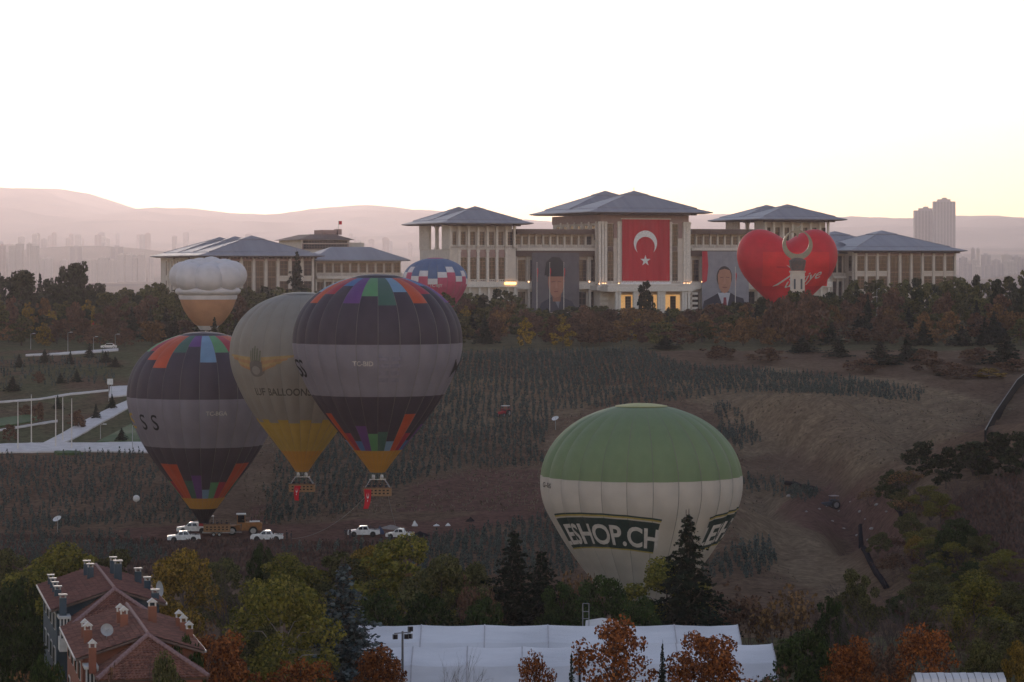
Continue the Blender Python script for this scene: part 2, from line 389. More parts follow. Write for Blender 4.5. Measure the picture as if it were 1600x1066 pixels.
# people: one continuous skinned body
SKIN = mat('skin', (.36, .20, .14)); HAIR = mat('hair', (.02, .015, .012))
def person_mesh(name, pose):
    J = {'pelvis': (0, 0, .95), 'chest': (0, 0, 1.3), 'neck': (0, 0, 1.47), 'head': (0, -.02, 1.62), 'top': (0, -.01, 1.74),
         'shl': (-.2, 0, 1.41), 'shr': (.2, 0, 1.41), 'ell': (-.27, .03, 1.13), 'elr': (.27, .03, 1.13), 'hal': (-.27, -.08, .87), 'har': (.27, -.08, .87),
         'hil': (-.1, 0, .9), 'hir': (.1, 0, .9), 'knl': (-.12, -.03, .5), 'knr': (.12, -.03, .5), 'anl': (-.13, .02, .08), 'anr': (.13, .02, .08), 'tol': (-.14, -.18, .04), 'tor': (.14, -.18, .04),
         'fil': (-.26, -.12, .78), 'fir': (.26, -.12, .78)}
    J.update(pose)
    Rr = {'pelvis': .16, 'chest': .17, 'neck': .065, 'head': .105, 'top': .07, 'shl': .085, 'shr': .085, 'ell': .055, 'elr': .055, 'hal': .04, 'har': .04, 'hil': .11, 'hir': .11, 'knl': .07, 'knr': .07, 'anl': .05, 'anr': .05, 'tol': .04, 'tor': .04, 'fil': .025, 'fir': .025}
    E = [('pelvis','chest'),('chest','neck'),('neck','head'),('head','top'),('chest','shl'),('chest','shr'),('shl','ell'),('shr','elr'),('ell','hal'),('elr','har'),('hal','fil'),('har','fir'),
         ('pelvis','hil'),('pelvis','hir'),('hil','knl'),('hir','knr'),('knl','anl'),('knr','anr'),('anl','tol'),('anr','tor')]
    ks = list(J); me = bpy.data.meshes.new(name); me.from_pydata([J[k] for k in ks], [(ks.index(a), ks.index(b)) for a, b in E], [])
    o = bpy.data.objects.new('t', me); C.objects.link(o)
    md = o.modifiers.new('s', 'SKIN'); o.modifiers.new('u', 'SUBSURF').levels = 1
    for i, k in enumerate(ks):
        sv = me.skin_vertices[0].data[i]; sv.radius = (Rr[k], Rr[k]*(.72 if k in ('pelvis', 'chest') else 1)); sv.use_root = k == 'pelvis'
    dg = bpy.context.evaluated_depsgraph_get(); r = bpy.data.meshes.new_from_object(o.evaluated_get(dg)); bpy.data.objects.remove(o)
    r.name = name
    for p in r.polygons: p.use_smooth = True
    for m_ in (mat('dark_clothes', (.03, .03, .04)), SKIN): r.materials.append(m_)
    hd = Vector(J['head'])
    for p in r.polygons:
        c = p.center; p.material_index = 1 if (c.z > J['neck'][2]+.03 and abs(c.x-hd.x) < .16) or min((c-Vector(J['fil'])).length, (c-Vector(J['fir'])).length) < .09 else 0
    return r
PM = [person_mesh('person', {}), person_mesh('person', {'har': (.16, -.32, 1.12), 'fir': (.12, -.42, 1.14), 'elr': (.3, -.06, 1.14), 'tol': (-.2, -.16, .04)}),
      person_mesh('person', {'hal': (-.34, -.2, 1.62), 'fil': (-.35, -.22, 1.72), 'ell': (-.38, -.06, 1.38), 'har': (.34, -.2, 1.62), 'fir': (.35, -.22, 1.72), 'elr': (.38, -.06, 1.38)})]
HM = MB(); HM.lathe([(.02, .135), (.08, .115), (.115, .05), (.118, .0), (.10, -.04)], 10); HMe = HM.mesh('hair', HAIR, smooth=True)
def person(loc, rz, k, label, group=None):
    o = link('person', PM[k], None, loc, rz); tag(o, label, 'person', group)
    h = link('hair', HMe, o, (0, .012, 1.645)); return o
def basket(parent, z, bw, bd, bh, holes=True):
    b = MB(); t_ = .06
    b.box(-bw/2, bw/2, -bd/2, -bd/2+t_, z, z+bh); b.box(-bw/2, bw/2, bd/2-t_, bd/2, z, z+bh)
    b.box(-bw/2, -bw/2+t_, -bd/2+t_, bd/2-t_, z, z+bh); b.box(bw/2-t_, bw/2, -bd/2+t_, bd/2-t_, z, z+bh); b.box(-bw/2+t_, bw/2-t_, -bd/2+t_, bd/2-t_, z, z+.08)
    o = b.build('basket', WICK, parent)
    r = MB(); e = .07
    for x0, x1, y0, y1 in ((-bw/2-e, bw/2+e, -bd/2-e, -bd/2+e), (-bw/2-e, bw/2+e, bd/2-e, bd/2+e), (-bw/2-e, -bw/2+e, -bd/2+e, bd/2-e), (bw/2-e, bw/2+e, -bd/2+e, bd/2-e)): r.box(x0, x1, y0, y1, z+bh, z+bh+.12)
    r.build('basket_rim', LEATH, o)
    if holes:
        hb = MB(); hb.box(0, .3, -.012, .012, 0, .2); hm = hb.mesh('foot_hole', WICKO)
        for i in range(6):
            for k in range(2): link('foot_hole', hm, o, (-bw/2+.45+i*(bw-1.1)/5, -bd/2-.005, z+.3+k*.42))
    return o
def burner(parent, z, zt, bw, mouth_r):
    for sx in (-1, 1):
        for sy in (-1, 1): f = MB(); f.tube((sx*bw/2*.9, sy*.7, z), (sx*bw/2*.5, sy*.5, zt), .04); f.build('burner_post', STEEL, parent)
    b = MB()
    for sx in (-.6, .6): b.lathe([(.02, 0), (.22, .02), (.26, .3), (.2, .62), (.02, .64)], 10, c=(sx, 0, zt))
    b.box(-bw*.3, bw*.3, -.06, .06, zt-.08, zt)
    b.build('burner', STEEL, parent, smooth=False)
    for k in range(8):
        a = 2*math.pi*k/8+.2; c = MB(); c.tube((math.sin(a)*bw*.28, -math.cos(a)*.5, zt), (math.sin(a)*mouth_r, -math.cos(a)*mouth_r, zt+1.6), .018, n=4); c.build('cable', ROPE, parent)
def balloon(name_label, px, D, py_top, py_mouth, halfw, prof, n, rot, gmats, gbands, group=None):
    s = D/F; zt, zm = P(px, py_top, D).z, P(px, py_mouth, D).z
    root = thing('hot_air_balloon', name_label, 'balloon', (P(px, 0, D).x, D, zm), 0, group)
    env = Env(prof, halfw*s*.985, zt-zm, n, rot)
    cache = {}
    for g in range(n):
        key = repr(gbands(g))
        if key not in cache: cache[key] = env.gore_mesh('gore', gbands(g), gmats)
        link('gore', cache[key], root, rz=rot+2*math.pi*g/n)
    cr = MB(); cr.lathe([(env.R*float(env.f(t))*1.01+.02, (1-t)*env.H+.07) for t in (.012, .008, .005, .0025, .001, .0001)], 24); cr.build('crown_valve', gmats[gbands(0)[0][1]], root, smooth=True)
    return root, env
GBASE = [(2, .13), (3, .085), (4, .045), (5, .13), (6, .095), (7, .14), (8, .075)]      # colour, length of the crown patch
PATCH = [FD, FL, FOR, FRE, FBL, FPU, FGR, FDG, FLB, FAM]
BOT = {2: .70, 3: .80, 4: .84, 5: .76, 6: .80, 7: .79, 8: .84}
def patch_bands(shift, base=GBASE, tip=9):
    def f(g):
        c, ln = base[((g if g < 12 else g-24)+shift) % 7]
        return [(.018, 0), (ln+.012, c), (.345, 0), (.605, 1), (BOT[c]-.005, 0), (.885, c), (.945, 9), (1, tip)]
    return f
# B3: patchwork balloon lifting off
W24 = 2*math.pi/24
root, env = balloon('patchwork hot-air balloon with silver band and amber tip hovering above the sapling hillside', 590, 410, 429, 738, 131, PROF_A, 24, .05, PATCH, patch_bands(5))
wrap(env, text_mesh('TC-BID', .95, .012), -.13, .44, 'registration_lettering', FPALE, root)
for a, ch in ((-1.33, 'S'), (-1.13, 'S'), (1.25, 'I'), (1.42, 'M')): wrap(env, text_mesh(ch, 3.6, .02), a, .475, 'lettering', FINK, root)
for k in range(4):
    for j in range(2): wrap(env, [[(-.75, -.32), (.75, -.32), (.75, .32), (-.75, .32)]], .12+j*.15, .415+k*.035, 'repair_patch', mat('fabric_silver_patch', (.24, .22, .275)), root, off=.045)
basket(root, -3.4, 4.0, 1.6, 1.15); burner(root, -2.25, -1.0, 4.0, env.R*.09)
hanging_flag(root, (-1.9, -1.0, -2.4), 1.05, 2.8, 1)
B3 = root
for i in range(4): person(B3.location+Vector((-1.3+i*.85, .1*(i % 2), -3.3)), .4*i, i % 3, 'dark-clothed person standing in the basket of the hovering patchwork balloon', 'passengers of the patchwork balloon')
# B2: khaki balloon
root, env = balloon('khaki hot-air balloon with yellow tip and winged emblem hovering behind the patchwork balloon', 472, 440, 457, 737, 111, PROF_A, 24, .02, [FOL, FYE, FAM],
    lambda g: [(.70+.018*(g % 2), 0), (.88, 1), (1, 2)])
wrap(env, text_mesh('LUF BALLOONS', 1.55, .03), -.28, .545, 'lettering', mat('ink_faded', (.10, .09, .08)), root)
EX = -.62
for sg in (-1, 1):
    for k in range(4): wrap(env, [[(sg*1.0, .9-k*.55), (sg*(6.4-k*.9), 1.3-k*.45), (sg*(6.2-k*.95), .95-k*.45), (sg*1.0, .35-k*.55)][::sg]], EX, .385, 'wing_feather', mat('ink_rust', (.40, .22, .11)) if k % 2 else mat('ink_ochre', (.42, .29, .13)), root)
wrap(env, [[(1.5*math.cos(a), -.8+1.3*math.sin(a)) for a in np.linspace(0, 2*math.pi, 24)[:-1]]], EX, .385, 'emblem_disc', mat('ink_grey_brown', (.16, .14, .13)), root, off=.07)
wrap(env, [[(.75*math.cos(a), -1.1+.65*math.sin(a)) for a in np.linspace(0, 2*math.pi, 20)[:-1]]], EX, .385, 'emblem_face', FOL, root, off=.09)
for k in range(5): wrap(env, [[(-.9+k*.38, .3), (-.62+k*.38, .3), (-.66+k*.42, 2.6-.35*abs(k-2)), (-.9+k*.42, 2.6-.35*abs(k-2))]], EX, .385, 'emblem_plume', mat('ink_moss', (.17, .17, .12)), root, off=.08)
basket(root, -3.1, 4.0, 1.6, 1.15); burner(root, -1.95, -.8, 4.0, env.R*.09); hanging_flag(root, (-1.1, -1.0, -2.1), 1.0, 2.3, 4)
B2 = root
for i in range(4): person(B2.location+Vector((-1.3+i*.85, .1*(i % 2), -3.0)), 1+.5*i, (i+1) % 3, 'dark-clothed person standing in the basket of the khaki balloon', 'passengers of the khaki balloon')
# B1: second patchwork balloon, its mouth just over the trailer
root, env = balloon('patchwork hot-air balloon with silver band and black mouth standing over the trailer by the loader', 318, 470, 519, 810, 117, PROF_A, 24, .05, PATCH+[FBK], patch_bands(0, [(8, .14), (6, .09), (3, .085), (2, .13), (2, .17), (7, .09), (5, .06)], 10))
for a, ch in ((-1.30, 'S'), (-.86, 'S'), (-.62, 'S')):
    wrap(env, text_mesh(ch, 3.6, .02), a, .475, 'lettering', FYE if a < -1.2 else FINK, root)
wrap(env, text_mesh('TC-BGA', .95, .012), .28, .42, 'registration_lettering', FPALE, root)
sk = MB(); sk.lathe([(env.R*.10, .3), (env.R*.08, -.3), (env.R*.065, -.8)], 24); sk.build('mouth_skirt', FBK, root, smooth=True)
B1 = root
# B4: green and cream balloon
root, env = balloon('green and cream hot-air balloon with dark lettered banner rising from behind the foreground trees', 1002, 335, 631, 985, 155.5, PROF_G, 24, .07, [FGN, FCR, FYG, FPALE], lambda g: [(.012, 2), (.315, 0), (1, 1)])
def ban_poly(w0, w1, y0, y1, sk_=.5):
    n = 10; up = [(lerp(w0, w1, i/n), y1) for i in range(n+1)]; dn = [(lerp(w0+sk_, w1-sk_, i/n), y0) for i in range(n+1)]
    return [[up[i], dn[i], dn[i+1], up[i+1]] for i in range(n)]
for A0, extra in ((-.52, 0), (1.42, 1)):
    T0 = .545; ar = .010
    wrap(env, ban_poly(-7.75, 7.75, -1.75, 1.95), A0, T0, 'lettering_banner', FINKG, root, off=.05, arch=ar)
    wrap(env, ban_poly(-7.9, 7.9, 2.12, 2.3, .05), A0, T0, 'banner_stripe', FGOLD, root, off=.055, arch=ar); wrap(env, ban_poly(-7.95, 7.95, 2.3, 2.5, .05), A0, T0, 'banner_edge', FINKG, root, off=.05, arch=ar)
    wrap(env, ban_poly(-7.3, 7.3, -1.75, -1.6, .05), A0, T0, 'banner_stripe', FGOLD, root, off=.065, arch=ar)
    me = text_mesh('LESHOP.CH', 3.3, .085)
    for v in me.vertices: v.co.x *= .93
    wrap(env, me, A0, T0+.006, 'lettering', FPALE, root, off=.085, arch=ar)
wrap(env, text_mesh('G-LEHS', .8, .01), -1.22, .35, 'registration_lettering', FINK, root)
basket(root, -2.2, 2.6, 1.5, 1.15, False); burner(root, -1.05, -.1, 2.6, env.R*.1)
B4 = root
# B6: rose and navy balloon by the palace
root, env = balloon('rose hot-air balloon with navy crown and white squares floating before the palace tower', 680, 900, 403, 506, 50, PROF_A, 20, .1, [FNB, FPK, FWH],
    lambda g: [(.012, 1), ([.30, .22, .36, .28, .40][g % 5]-.085, 0), ([.30, .22, .36, .28, .40][g % 5], 2), (1, 1)])
wrap(env, text_mesh('TC-BJY', 1.3, .02), .05, .42, 'registration_lettering', FPALE, root); basket(root, -2.4, 2.6, 1.5, 1.1, False); burner(root, -1.3, -.2, 2.6, env.R*.09)
# B7: chef-hat balloon
D = 760; s = D/F
root = thing('hot_air_balloon', 'novelty hot-air balloon with puffy white chef hat above a plain tan lower part', 'balloon', (P(325, 0, D).x, D, P(0, 516, D).z))
zz = lambda py: (516-py)*s
def puff_ring(n, rc, rx, rz_, zc, ph):
    b = MB(); b.lathe([(max(.02, rx*math.cos(a)), rz_*math.sin(a)) for a in np.linspace(-1.5, 1.5, 11)], 18)
    me = b.mesh('hat_puff', FWH, smooth=True)
    for k in range(n):
        a = ph+2*math.pi*k/n; link('hat_puff', me, root, (rc*math.sin(a), -rc*math.cos(a), zc-.75*math.cos(a)))
puff_ring(8, 6.15, 4.3, 4.0, zz(431), .12); puff_ring(5, 2.6, 3.8, 3.6, zz(426), .4)
pb = MB(); pr = [(5.0, zz(452))]
for i in range(9):
    a = math.pi*i/8; pr.append((8.0+.75*math.sin(a), zz(449)-(zz(449)-zz(461))*i/8))
pb.lathe(pr+[(7.6, zz(461))], 36); pb.build('hat_band', FWH, root, smooth=True)
pb = MB(); pb.lathe([(7.75, zz(458)), (7.85, zz(464)), (7.6, zz(468))], 36); pb.build('hat_brim', FWH, root, smooth=True)
hb = MB(); hb.lathe([(7.55, zz(467)), (7.2, zz(474)), (6.5, zz(484)), (5.2, zz(496)), (3.9, zz(505)), (3.0, zz(509))], 36); hb.build('lower_envelope', FSK, root, smooth=True)
hb = MB(); hb.lathe([(3.02, zz(508.5)), (2.6, zz(512)), (2.1, zz(516))], 24); hb.build('collar', FWH, root, smooth=True)
basket(root, -2.6, 2.4, 1.5, 1.1, False); burner(root, -1.5, -.2, 2.4, 2.0)
# B5: heart balloon
D = 850; s = D/F; HX = 1230
root = thing('hot_air_balloon', 'big red heart-shaped balloon with white script lettering behind the crescent monument', 'balloon', (P(HX, 0, D).x, D, P(0, 505, D).z))
zz = lambda py: (505-py)*s
hw = 80*s; hh = zz(358)
def heart_pt(u, v):
    """u 0..2pi round the outline, v -1..1 front to back"""
    hx = math.copysign(abs(math.sin(u))**2.5, math.sin(u))*.985; hz = (13*math.cos(u)-5*math.cos(2*u)-2*math.cos(3*u)-math.cos(4*u))
    hz = (hz+17)/29.; uu = min(u, 2*math.pi-u); hz += .115*math.exp(-(uu/.42)**2)
    k = math.sqrt(max(0, 1-v*v))**.8
    cx, cz = 0, .58
    return (hw*(cx+(hx-cx)*k), hw*.62*v*(.55+.45*min(1, hz*1.6)), hh*(cz+(hz-cz)*k))
nu, nv = 72, 20; vs = []
for j in range(nv+1):
    v = -math.cos(math.pi*j/nv)
    for i in range(nu): vs.append(heart_pt(2*math.pi*i/nu, v))
hb = MB(); hb.add(vs, [(j*nu+i, j*nu+(i+1) % nu, (j+1)*nu+(i+1) % nu, (j+1)*nu+i) for j in range(nv) for i in range(nu)])
hb.build('heart_envelope', FHE, root, smooth=True)
def heart_y(x, z):
    """front surface depth at (x,z)"""
    best = 0
    lo, hi = 0., 1.
    # scale factor k along the ray from the centre to the outline
    cx, cz = 0, .58*hh
    a = math.atan2(x-cx, z-cz); bestk = None
    pts = [(heart_pt(2*math.pi*i/180, 0)) for i in range(180)]
    rr = min(pts, key=lambda p: abs(math.atan2(math.sin(math.atan2(p[0]-cx, p[2]-cz)-a), math.cos(math.atan2(p[0]-cx, p[2]-cz)-a))))
    ro = math.hypot(rr[0]-cx, rr[2]-cz); k = min(.999, math.hypot(x-cx, z-cz)/max(ro, .1))
    v = math.sqrt(max(0, 1-k**2.5)); return -hw*.62*v*(.55+.45*min(1, z/hh*1.6))
bm = bmesh.new()
bm.from_mesh(text_mesh('ürkiye', 4.3, .03))
for v in bm.verts:      # slant and climb like handwriting
    x, y = v.co.x*1.02, v.co.y; v.co = (x+y*.5+(1252-HX)*s, y+x*.30+zz(435.5), 0)
def stroke(pts):
    n = len(pts); L_ = [bm.verts.new(((a-HX)*s, zz(b)+w_*s/2, 0)) for a, b, w_ in pts]; R_ = [bm.verts.new(((a-HX)*s, zz(b)-w_*s/2, 0)) for a, b, w_ in pts]
    for i in range(n-1): bm.faces.new((L_[i], R_[i], R_[i+1], L_[i+1]))
stroke([(1204, 447.5, .6), (1212, 444, 3.2), (1222, 437, 3.0), (1233, 429, 2.4), (1242, 424, 1)]); stroke([(1224.5, 414.5, .5), (1230, 418, 2.4), (1237, 422.5, 1)])
bmesh.ops.triangulate(bm, faces=bm.faces[:]); cut_mesh(bm, .9)
for v in bm.verts: x, z = v.co.x, v.co.y; v.co = (x, heart_y(x, z)-.25, z)
me = bpy.data.meshes.new('script_lettering'); bm.to_mesh(me); bm.free(); me.materials.append(FPALE); link('script_lettering', me, root)
bm = bmesh.new()
for x0, x1, y0, y1 in ((1188, 1258, 394, 447), (1258, 1292, 394, 447)):
    bm.faces.new([bm.verts.new(((a-HX)*s, 0, 0)) if False else bm.verts.new(((a-HX)*s, zz(b), 0)) for a, b in ((x0, y1), (x1, y1), (x1, y0), (x0, y0))])
cut_mesh(bm, .9)
for v in bm.verts: x, z = v.co.x, v.co.y; v.co = (x, heart_y(x, z)-.12, z)
me = bpy.data.meshes.new('print_panel'); bm.to_mesh(me); bm.free(); me.materials.append(fab('bright_red', (.78, .025, .03), .1)); link('print_panel', me, root)
basket(root, -2.4, 2.6, 1.5, 1.1, False); burner(root, -1.3, -.2, 2.6, 1.2)
# tether ropes of the hovering balloons
def rope(p, q, sag, label):
    c = MB(); n = 10; pts = [Vector(p).lerp(Vector(q), i/n)-Vector((0, 0, sag*4*(i/n)*(1-i/n))) for i in range(n+1)]
    for a, b in zip(pts, pts[1:]): c.tube(a, b, .03, n=4)
    tag(c.build('tether_rope', ROPE, None, off=q, loc=q), label, 'rope')
rope(B3.location+Vector((-1.5, 0, -3.3)), gp(456, 842), 1.5, 'pale tether rope slanting from patchwork balloon to two dark figures on the track')
rope(B3.location+Vector((1.5, 0, -3.3)), gp(622, 832), .5, 'pale tether rope from the hovering patchwork balloon down to the old truck')
# ---------------------------------------------------------------- palace
TH = R(20); CT, ST = math.cos(TH), math.sin(TH)
POX, POY = P(1007, 0, 1100).x, 1100.
def LX(px, yl):
    k = (px-800)/F; return (k*(POY+yl*CT)-POX+yl*ST)/(CT-k*ST)
def LZ(py, xl, yl): return CZ-(py-HOR)/F*(POY+xl*ST+yl*CT)
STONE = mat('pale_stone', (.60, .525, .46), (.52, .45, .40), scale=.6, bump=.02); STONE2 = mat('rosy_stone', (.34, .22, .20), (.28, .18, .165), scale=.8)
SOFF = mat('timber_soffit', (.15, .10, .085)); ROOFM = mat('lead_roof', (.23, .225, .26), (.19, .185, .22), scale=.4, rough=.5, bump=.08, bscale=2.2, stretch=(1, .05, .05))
GLASS = mat('dark_glass', (.02, .02, .027), rough=.15, spec=.6); MULL = mat('bronze_mullion', (.16, .11, .095)); GOLDL = mat('lit_hall', (1.0, .55, .2), emit=.1); UPL = mat('uplight_lens', (1.0, .55, .25), emit=2.2); TRIM = mat('white_stone_trim', (.70, .63, .57)); DARKST = mat('slate_cladding', (.08, .085, .11))
WCACHE = {}
class Bld:
    """a palace block in the palace frame; px/py give points of a facade plane yl"""
    def __init__(s, name, label, cat, px, yl):
        s.x0 = LX(px, yl); s.y0 = yl
        X = POX+s.x0*CT-yl*ST; Y = POY+s.x0*ST+yl*CT; s.g = H1(X, Y)
        s.root = thing(name, label, cat, (X, Y, s.g), TH)
    def off(s): return (s.x0, s.y0, s.g)
    def part(s, mb, name, m, parent=None, kind=None, smooth=False):
        o = mb.build(name, m, parent or s.root, off=s.off(), smooth=smooth)
        if kind: o['kind'] = kind
        return o
    def box(s, name, m, x0, x1, y0, y1, z0, z1, parent=None):
        b = MB(); b.box(x0, x1, y0, y1, z0, z1); return s.part(b, name, m, parent)
    def window(s, x0, x1, z0, z1, y, nx=2, nz=4, side=0, lit=False):
        w_, h_ = round(abs(x1-x0), 1), round(z1-z0, 1); key = (w_, h_, nx, nz)
        if key not in WCACHE:
            b = MB(); t_ = .075
            for i in range(nx+1): x = -w_/2+i*w_/nx; b.box(x-t_, x+t_, -.16, 0, 0, h_)
            for k in range(nz+1): z = k*h_/nz; b.box(-w_/2-t_+.003, w_/2+t_-.003, -.155, 0, max(0, z-t_), min(h_+.1, z+t_))
            p = MB(); p.box(-w_/2, w_/2, -.06, -.01, .02, h_-.02)
            WCACHE[key] = (b.mesh('window', MULL), p.mesh('pane', GLASS))
        a, p = WCACHE[key]
        if side: loc = (side*1.0-s.x0, (x0+x1)/2-s.y0, z0-s.g); rz = -math.pi/2
        else: loc = ((x0+x1)/2-s.x0, y-s.y0, z0-s.g); rz = 0
        o = link('window', a, s.root, loc, rz); link('pane', p, o); return o
    def col(s, x, y, z0, z1, w_=.9, m=None, name='pilaster', cap=True):
        b = MB(); h = w_/2
        b.box(x-h, x+h, y-h, y+h, z0, z1)
        if cap: b.box(x-h*1.35, x+h*1.35, y-h*1.35, y+h*1.35, z1-.9, z1-.35); b.box(x-h*1.3, x+h*1.3, y-h*1.3, y+h*1.3, z0, z0+.7)
        return s.part(b, name, m or TRIM)
    def balustrade(s, x0, x1, y, z0, h=1.3, step=.8):
        b = MB(); n = max(2, int(abs(x1-x0)/step))
        b.box(x0, x1, y-.14, y+.14, z0+h-.22, z0+h); b.box(x0, x1, y-.13, y+.13, z0, z0+.2)
        for i in range(n+1):
            x = lerp(x0+.15, x1-.15, i/n); wd = .3 if i % 6 == 0 else .1
            b.box(x-wd, x+wd, y-.1, y+.1, z0+.2, z0+h-.22)
        return s.part(b, 'balustrade', TRIM, kind='stuff')
    def hip(s, x0, x1, y0, y1, ze, zp, o, cap=.17):
        """broad hipped roof: soffit slab, eave band, main slopes, little cap"""
        ax, bx, ay, by = x0-o, x1+o, y0-o, y1+o; cx, cy = (ax+bx)/2, (ay+by)/2; w2, d2 = (bx-ax)/2, (by-ay)/2
        H_ = zp-ze; b = MB()
        def ring(f, z, k=0): return [(cx+sx*w2*f+0, cy+sy*d2*f, z) for sx, sy in ((-1, -1), (1, -1), (1, 1), (-1, 1))]
        rs = [ring(.9, ze-.7), ring(1, ze-.35), ring(1, ze), ring(.80, ze+H_*.155), ring(.795, ze+H_*.185), ring(cap, ze+H_*.80)]
        vs = sum(rs, []); fs = [(0, 1, 2, 3)]
        for i in range(len(rs)-1):
            for k in range(4): fs.append((i*4+k, i*4+(k+1) % 4, i*4+4+(k+1) % 4, i*4+4+k))
        fs.append((20, 21, 22, 23))
        b.add(vs, fs); b.m = [1]+[1]*4+[0]*(len(fs)-5)
        r = s.part(b, 'roof', [ROOFM, SOFF])
        c = MB(); rr = ring(cap*1.10, ze+H_*.785)+ring(cap*1.10, ze+H_*.82)+[(cx, cy, zp)]
        c.add(rr, [(0, 1, 2, 3)]+[(k, (k+1) % 4, 4+(k+1) % 4, 4+k) for k in range(4)]+[(4+k, 4+(k+1) % 4, 8) for k in range(4)])
        s.part(c, 'roof_cap', ROOFM, r)
        for sx, sy in ((-1, -1), (1, -1), (1, 1), (-1, 1)):
            ri = MB(); ri.tube((cx+sx*w2*.80, cy+sy*d2*.80, ze+H_*.18), (cx+sx*w2*cap, cy+sy*d2*cap, ze+H_*.80), .16, n=4); s.part(ri, 'hip_ridge', ROOFM, r)
        br = MB(); n = int((bx-ax)/1.6)
        for i in range(n):
            x = lerp(ax+o*.9, bx-o*.9, i/(n-1)); br.box(x-.18, x+.18, ay+o*.28, ay+o, ze-1.25, ze-.69)
        e = s.part(br, 'eave_bracket', SOFF, r); e['kind'] = 'stuff'
# ---- central block
YL = 0.
m = Bld('palace_main_block', 'tall central palace block with double hipped roof and giant red banner on its front', 'building', 1007, 0)
xa, xb = LX(936, 0), LX(1078, 0); zt, zb, zp = LZ(336, 0, 0), LZ(444, 0, 0), LZ(490, 0, 0)
dep = 52.
m.box('wall', STONE, xa+.8, xb-.8, .6, dep, m.g-1, zt)
ze = LZ(331, 0, -7)
m.hip(xa, xb, 0, 22, ze, LZ(298, 0, 11), 6.8); m.hip(xa, xb, 30, dep, ze, LZ(298, 0, 41), 6.8)
bb = MB(); bb.prism([(xa-6.6, ze-.1), ((xa+xb)/2-4, ze+5.6), ((xa+xb)/2+4, ze+5.6), (xb+6.6, ze-.1)], 'y', 15, 38); m.part(bb, 'roof_link', ROOFM)
m.box('frieze', STONE2, xa+.4, xb-.4, .2, dep, zt-3.2, zt)
for c in (937.2, 942, 946.5, 966.8, 970.3, 1048.0, 1069.5, 1073.5, 1077): m.col(LX(c, 0), .2, zb, zt-2.6, .95)
for c0, c1 in ((949.3, 958.3), (1049.7, 1058.5)):
    x0, x1 = LX(c0, .5), LX(c1, .5)
    m.window(x0, x1, zb+.8, zb+12.5, .55, 2, 7); m.window(x0, x1, zb+14.5, zt-3.5, .55, 2, 6)
    m.box('spandrel', MULL, x0, x1, .42, .6, zb+12.6, zb+14.4)
m.box('pier', STONE2, LX(959, .4), LX(965, .4), .3, .6, zt-9, zt-3.2); m.box('pier', STONE2, LX(1060, .4), LX(1066, .4), .3, .6, zt-9, zt-3.2)
m.box('cornice', TRIM, xa-1.5, xb+1.5, -2.2, dep, zb-2.4, zb-.6); m.box('terrace', TRIM, xa-.5, xb+.5, -1.2, .6, zb-.6, zb); m.balustrade(xa, xb, -1.0, zb, 1.2)
for c in (937.2, 942, 946.5, 966.8, 1069.5, 1073.5, 1077):
    x = LX(c, -.6); m.box('uplight', UPL, x-.22, x+.22, -.75, -.5, zb+.05, zb+.3)
# side wall: loggia and windows
for k in range(6):
    y0 = 6+k*7.6; m.window(y0, y0+3.2, zb+1, zb+12, 0, 2, 6, side=xa+.78); m.window(y0, y0+3.2, zb+17, zt-4, 0, 2, 4, side=xa+.78)
    b = MB(); b.box(xa+.1, xa+.8, y0-2.6, y0-1.5, zb, zt-2.6); m.part(b, 'pilaster', TRIM)
# portico
px0, px1 = LX(948, -9), LX(1082, -9); zc = LZ(449, 0, -9)
m.box('portico_roof', TRIM, px0, px1, -10, -.9, zc-1.6, zc+.3); m.box('portico_parapet', STONE, px0+.6, px1-.6, -9.4, -2.3, zc+.3, zc+.9)
for c in (963, 967.5, 991, 995, 1029, 1033, 1037, 1067, 1071, 1076): m.col(LX(c, -9), -9, m.g, zc-1.6, 1.0, name='column')
hw0 = LX(968, -1); hw1 = LX(1068, -1)
m.box('lit_entrance', GOLDL, hw0+1, hw1-1, .2, .58, m.g+.5, zc-3)
for i in range(5):
    x = lerp(hw0+4, hw1-4, i/4); m.window(x-1.1, x+1.1, m.g+.6, zc-3.6, .15, 3, 5)
for i in range(4):
    for sx0, sx1 in ((938, 950), (1080, 1090)): m.box('wall_course', TRIM, LX(sx0, -.6), LX(sx1, -.6), -.9, .5, m.g+1.2+i*1.9, m.g+2.1+i*1.9)
fp = MB(); fp.tube(((xa+xb)/2, 11, LZ(298, 0, 11)-.2), ((xa+xb)/2, 11, LZ(293, 0, 11)), .12); m.part(fp, 'finial', STEEL)
# ---- giant flag banner
bx0, bx1, by0, by1 = LX(972, -.9), LX(1046.5, -.9), LZ(441, 0, -.9), LZ(343, 0, -.9)
bn = thing('flag_banner', 'giant red banner with white crescent and star hung on the central palace block', 'banner', (POX+.9*ST, POY-.9*CT, by0), TH)
cb = MB(); nx = 28; ys_ = [-.9+.12*math.sin(i*1.9)+.07*math.sin(i*.7) for i in range(nx+1)]
for i in range(nx):
    a0, a1 = lerp(bx0, bx1, i/nx), lerp(bx0, bx1, (i+1)/nx)
    cb.add([(a0, ys_[i], by0), (a1, ys_[i+1], by0), (a1, ys_[i+1], by1), (a0, ys_[i], by1), (a0, ys_[i]+.06, by0), (a1, ys_[i+1]+.06, by0), (a1, ys_[i+1]+.06, by1), (a0, ys_[i]+.06, by1)], [(0, 1, 2, 3), (7, 6, 5, 4), (3, 2, 6, 7), (0, 4, 5, 1)])
BRED = mat('banner_red', (.50, .02, .032), (.40, .016, .028), scale=.25, stretch=(1, 1, .12)); cb.build('cloth', BRED, bn, off=(0, -.9, by0))
mx_ = LX(1008.5, -1.2); rr = (1027-990)/2*1100/F/CT
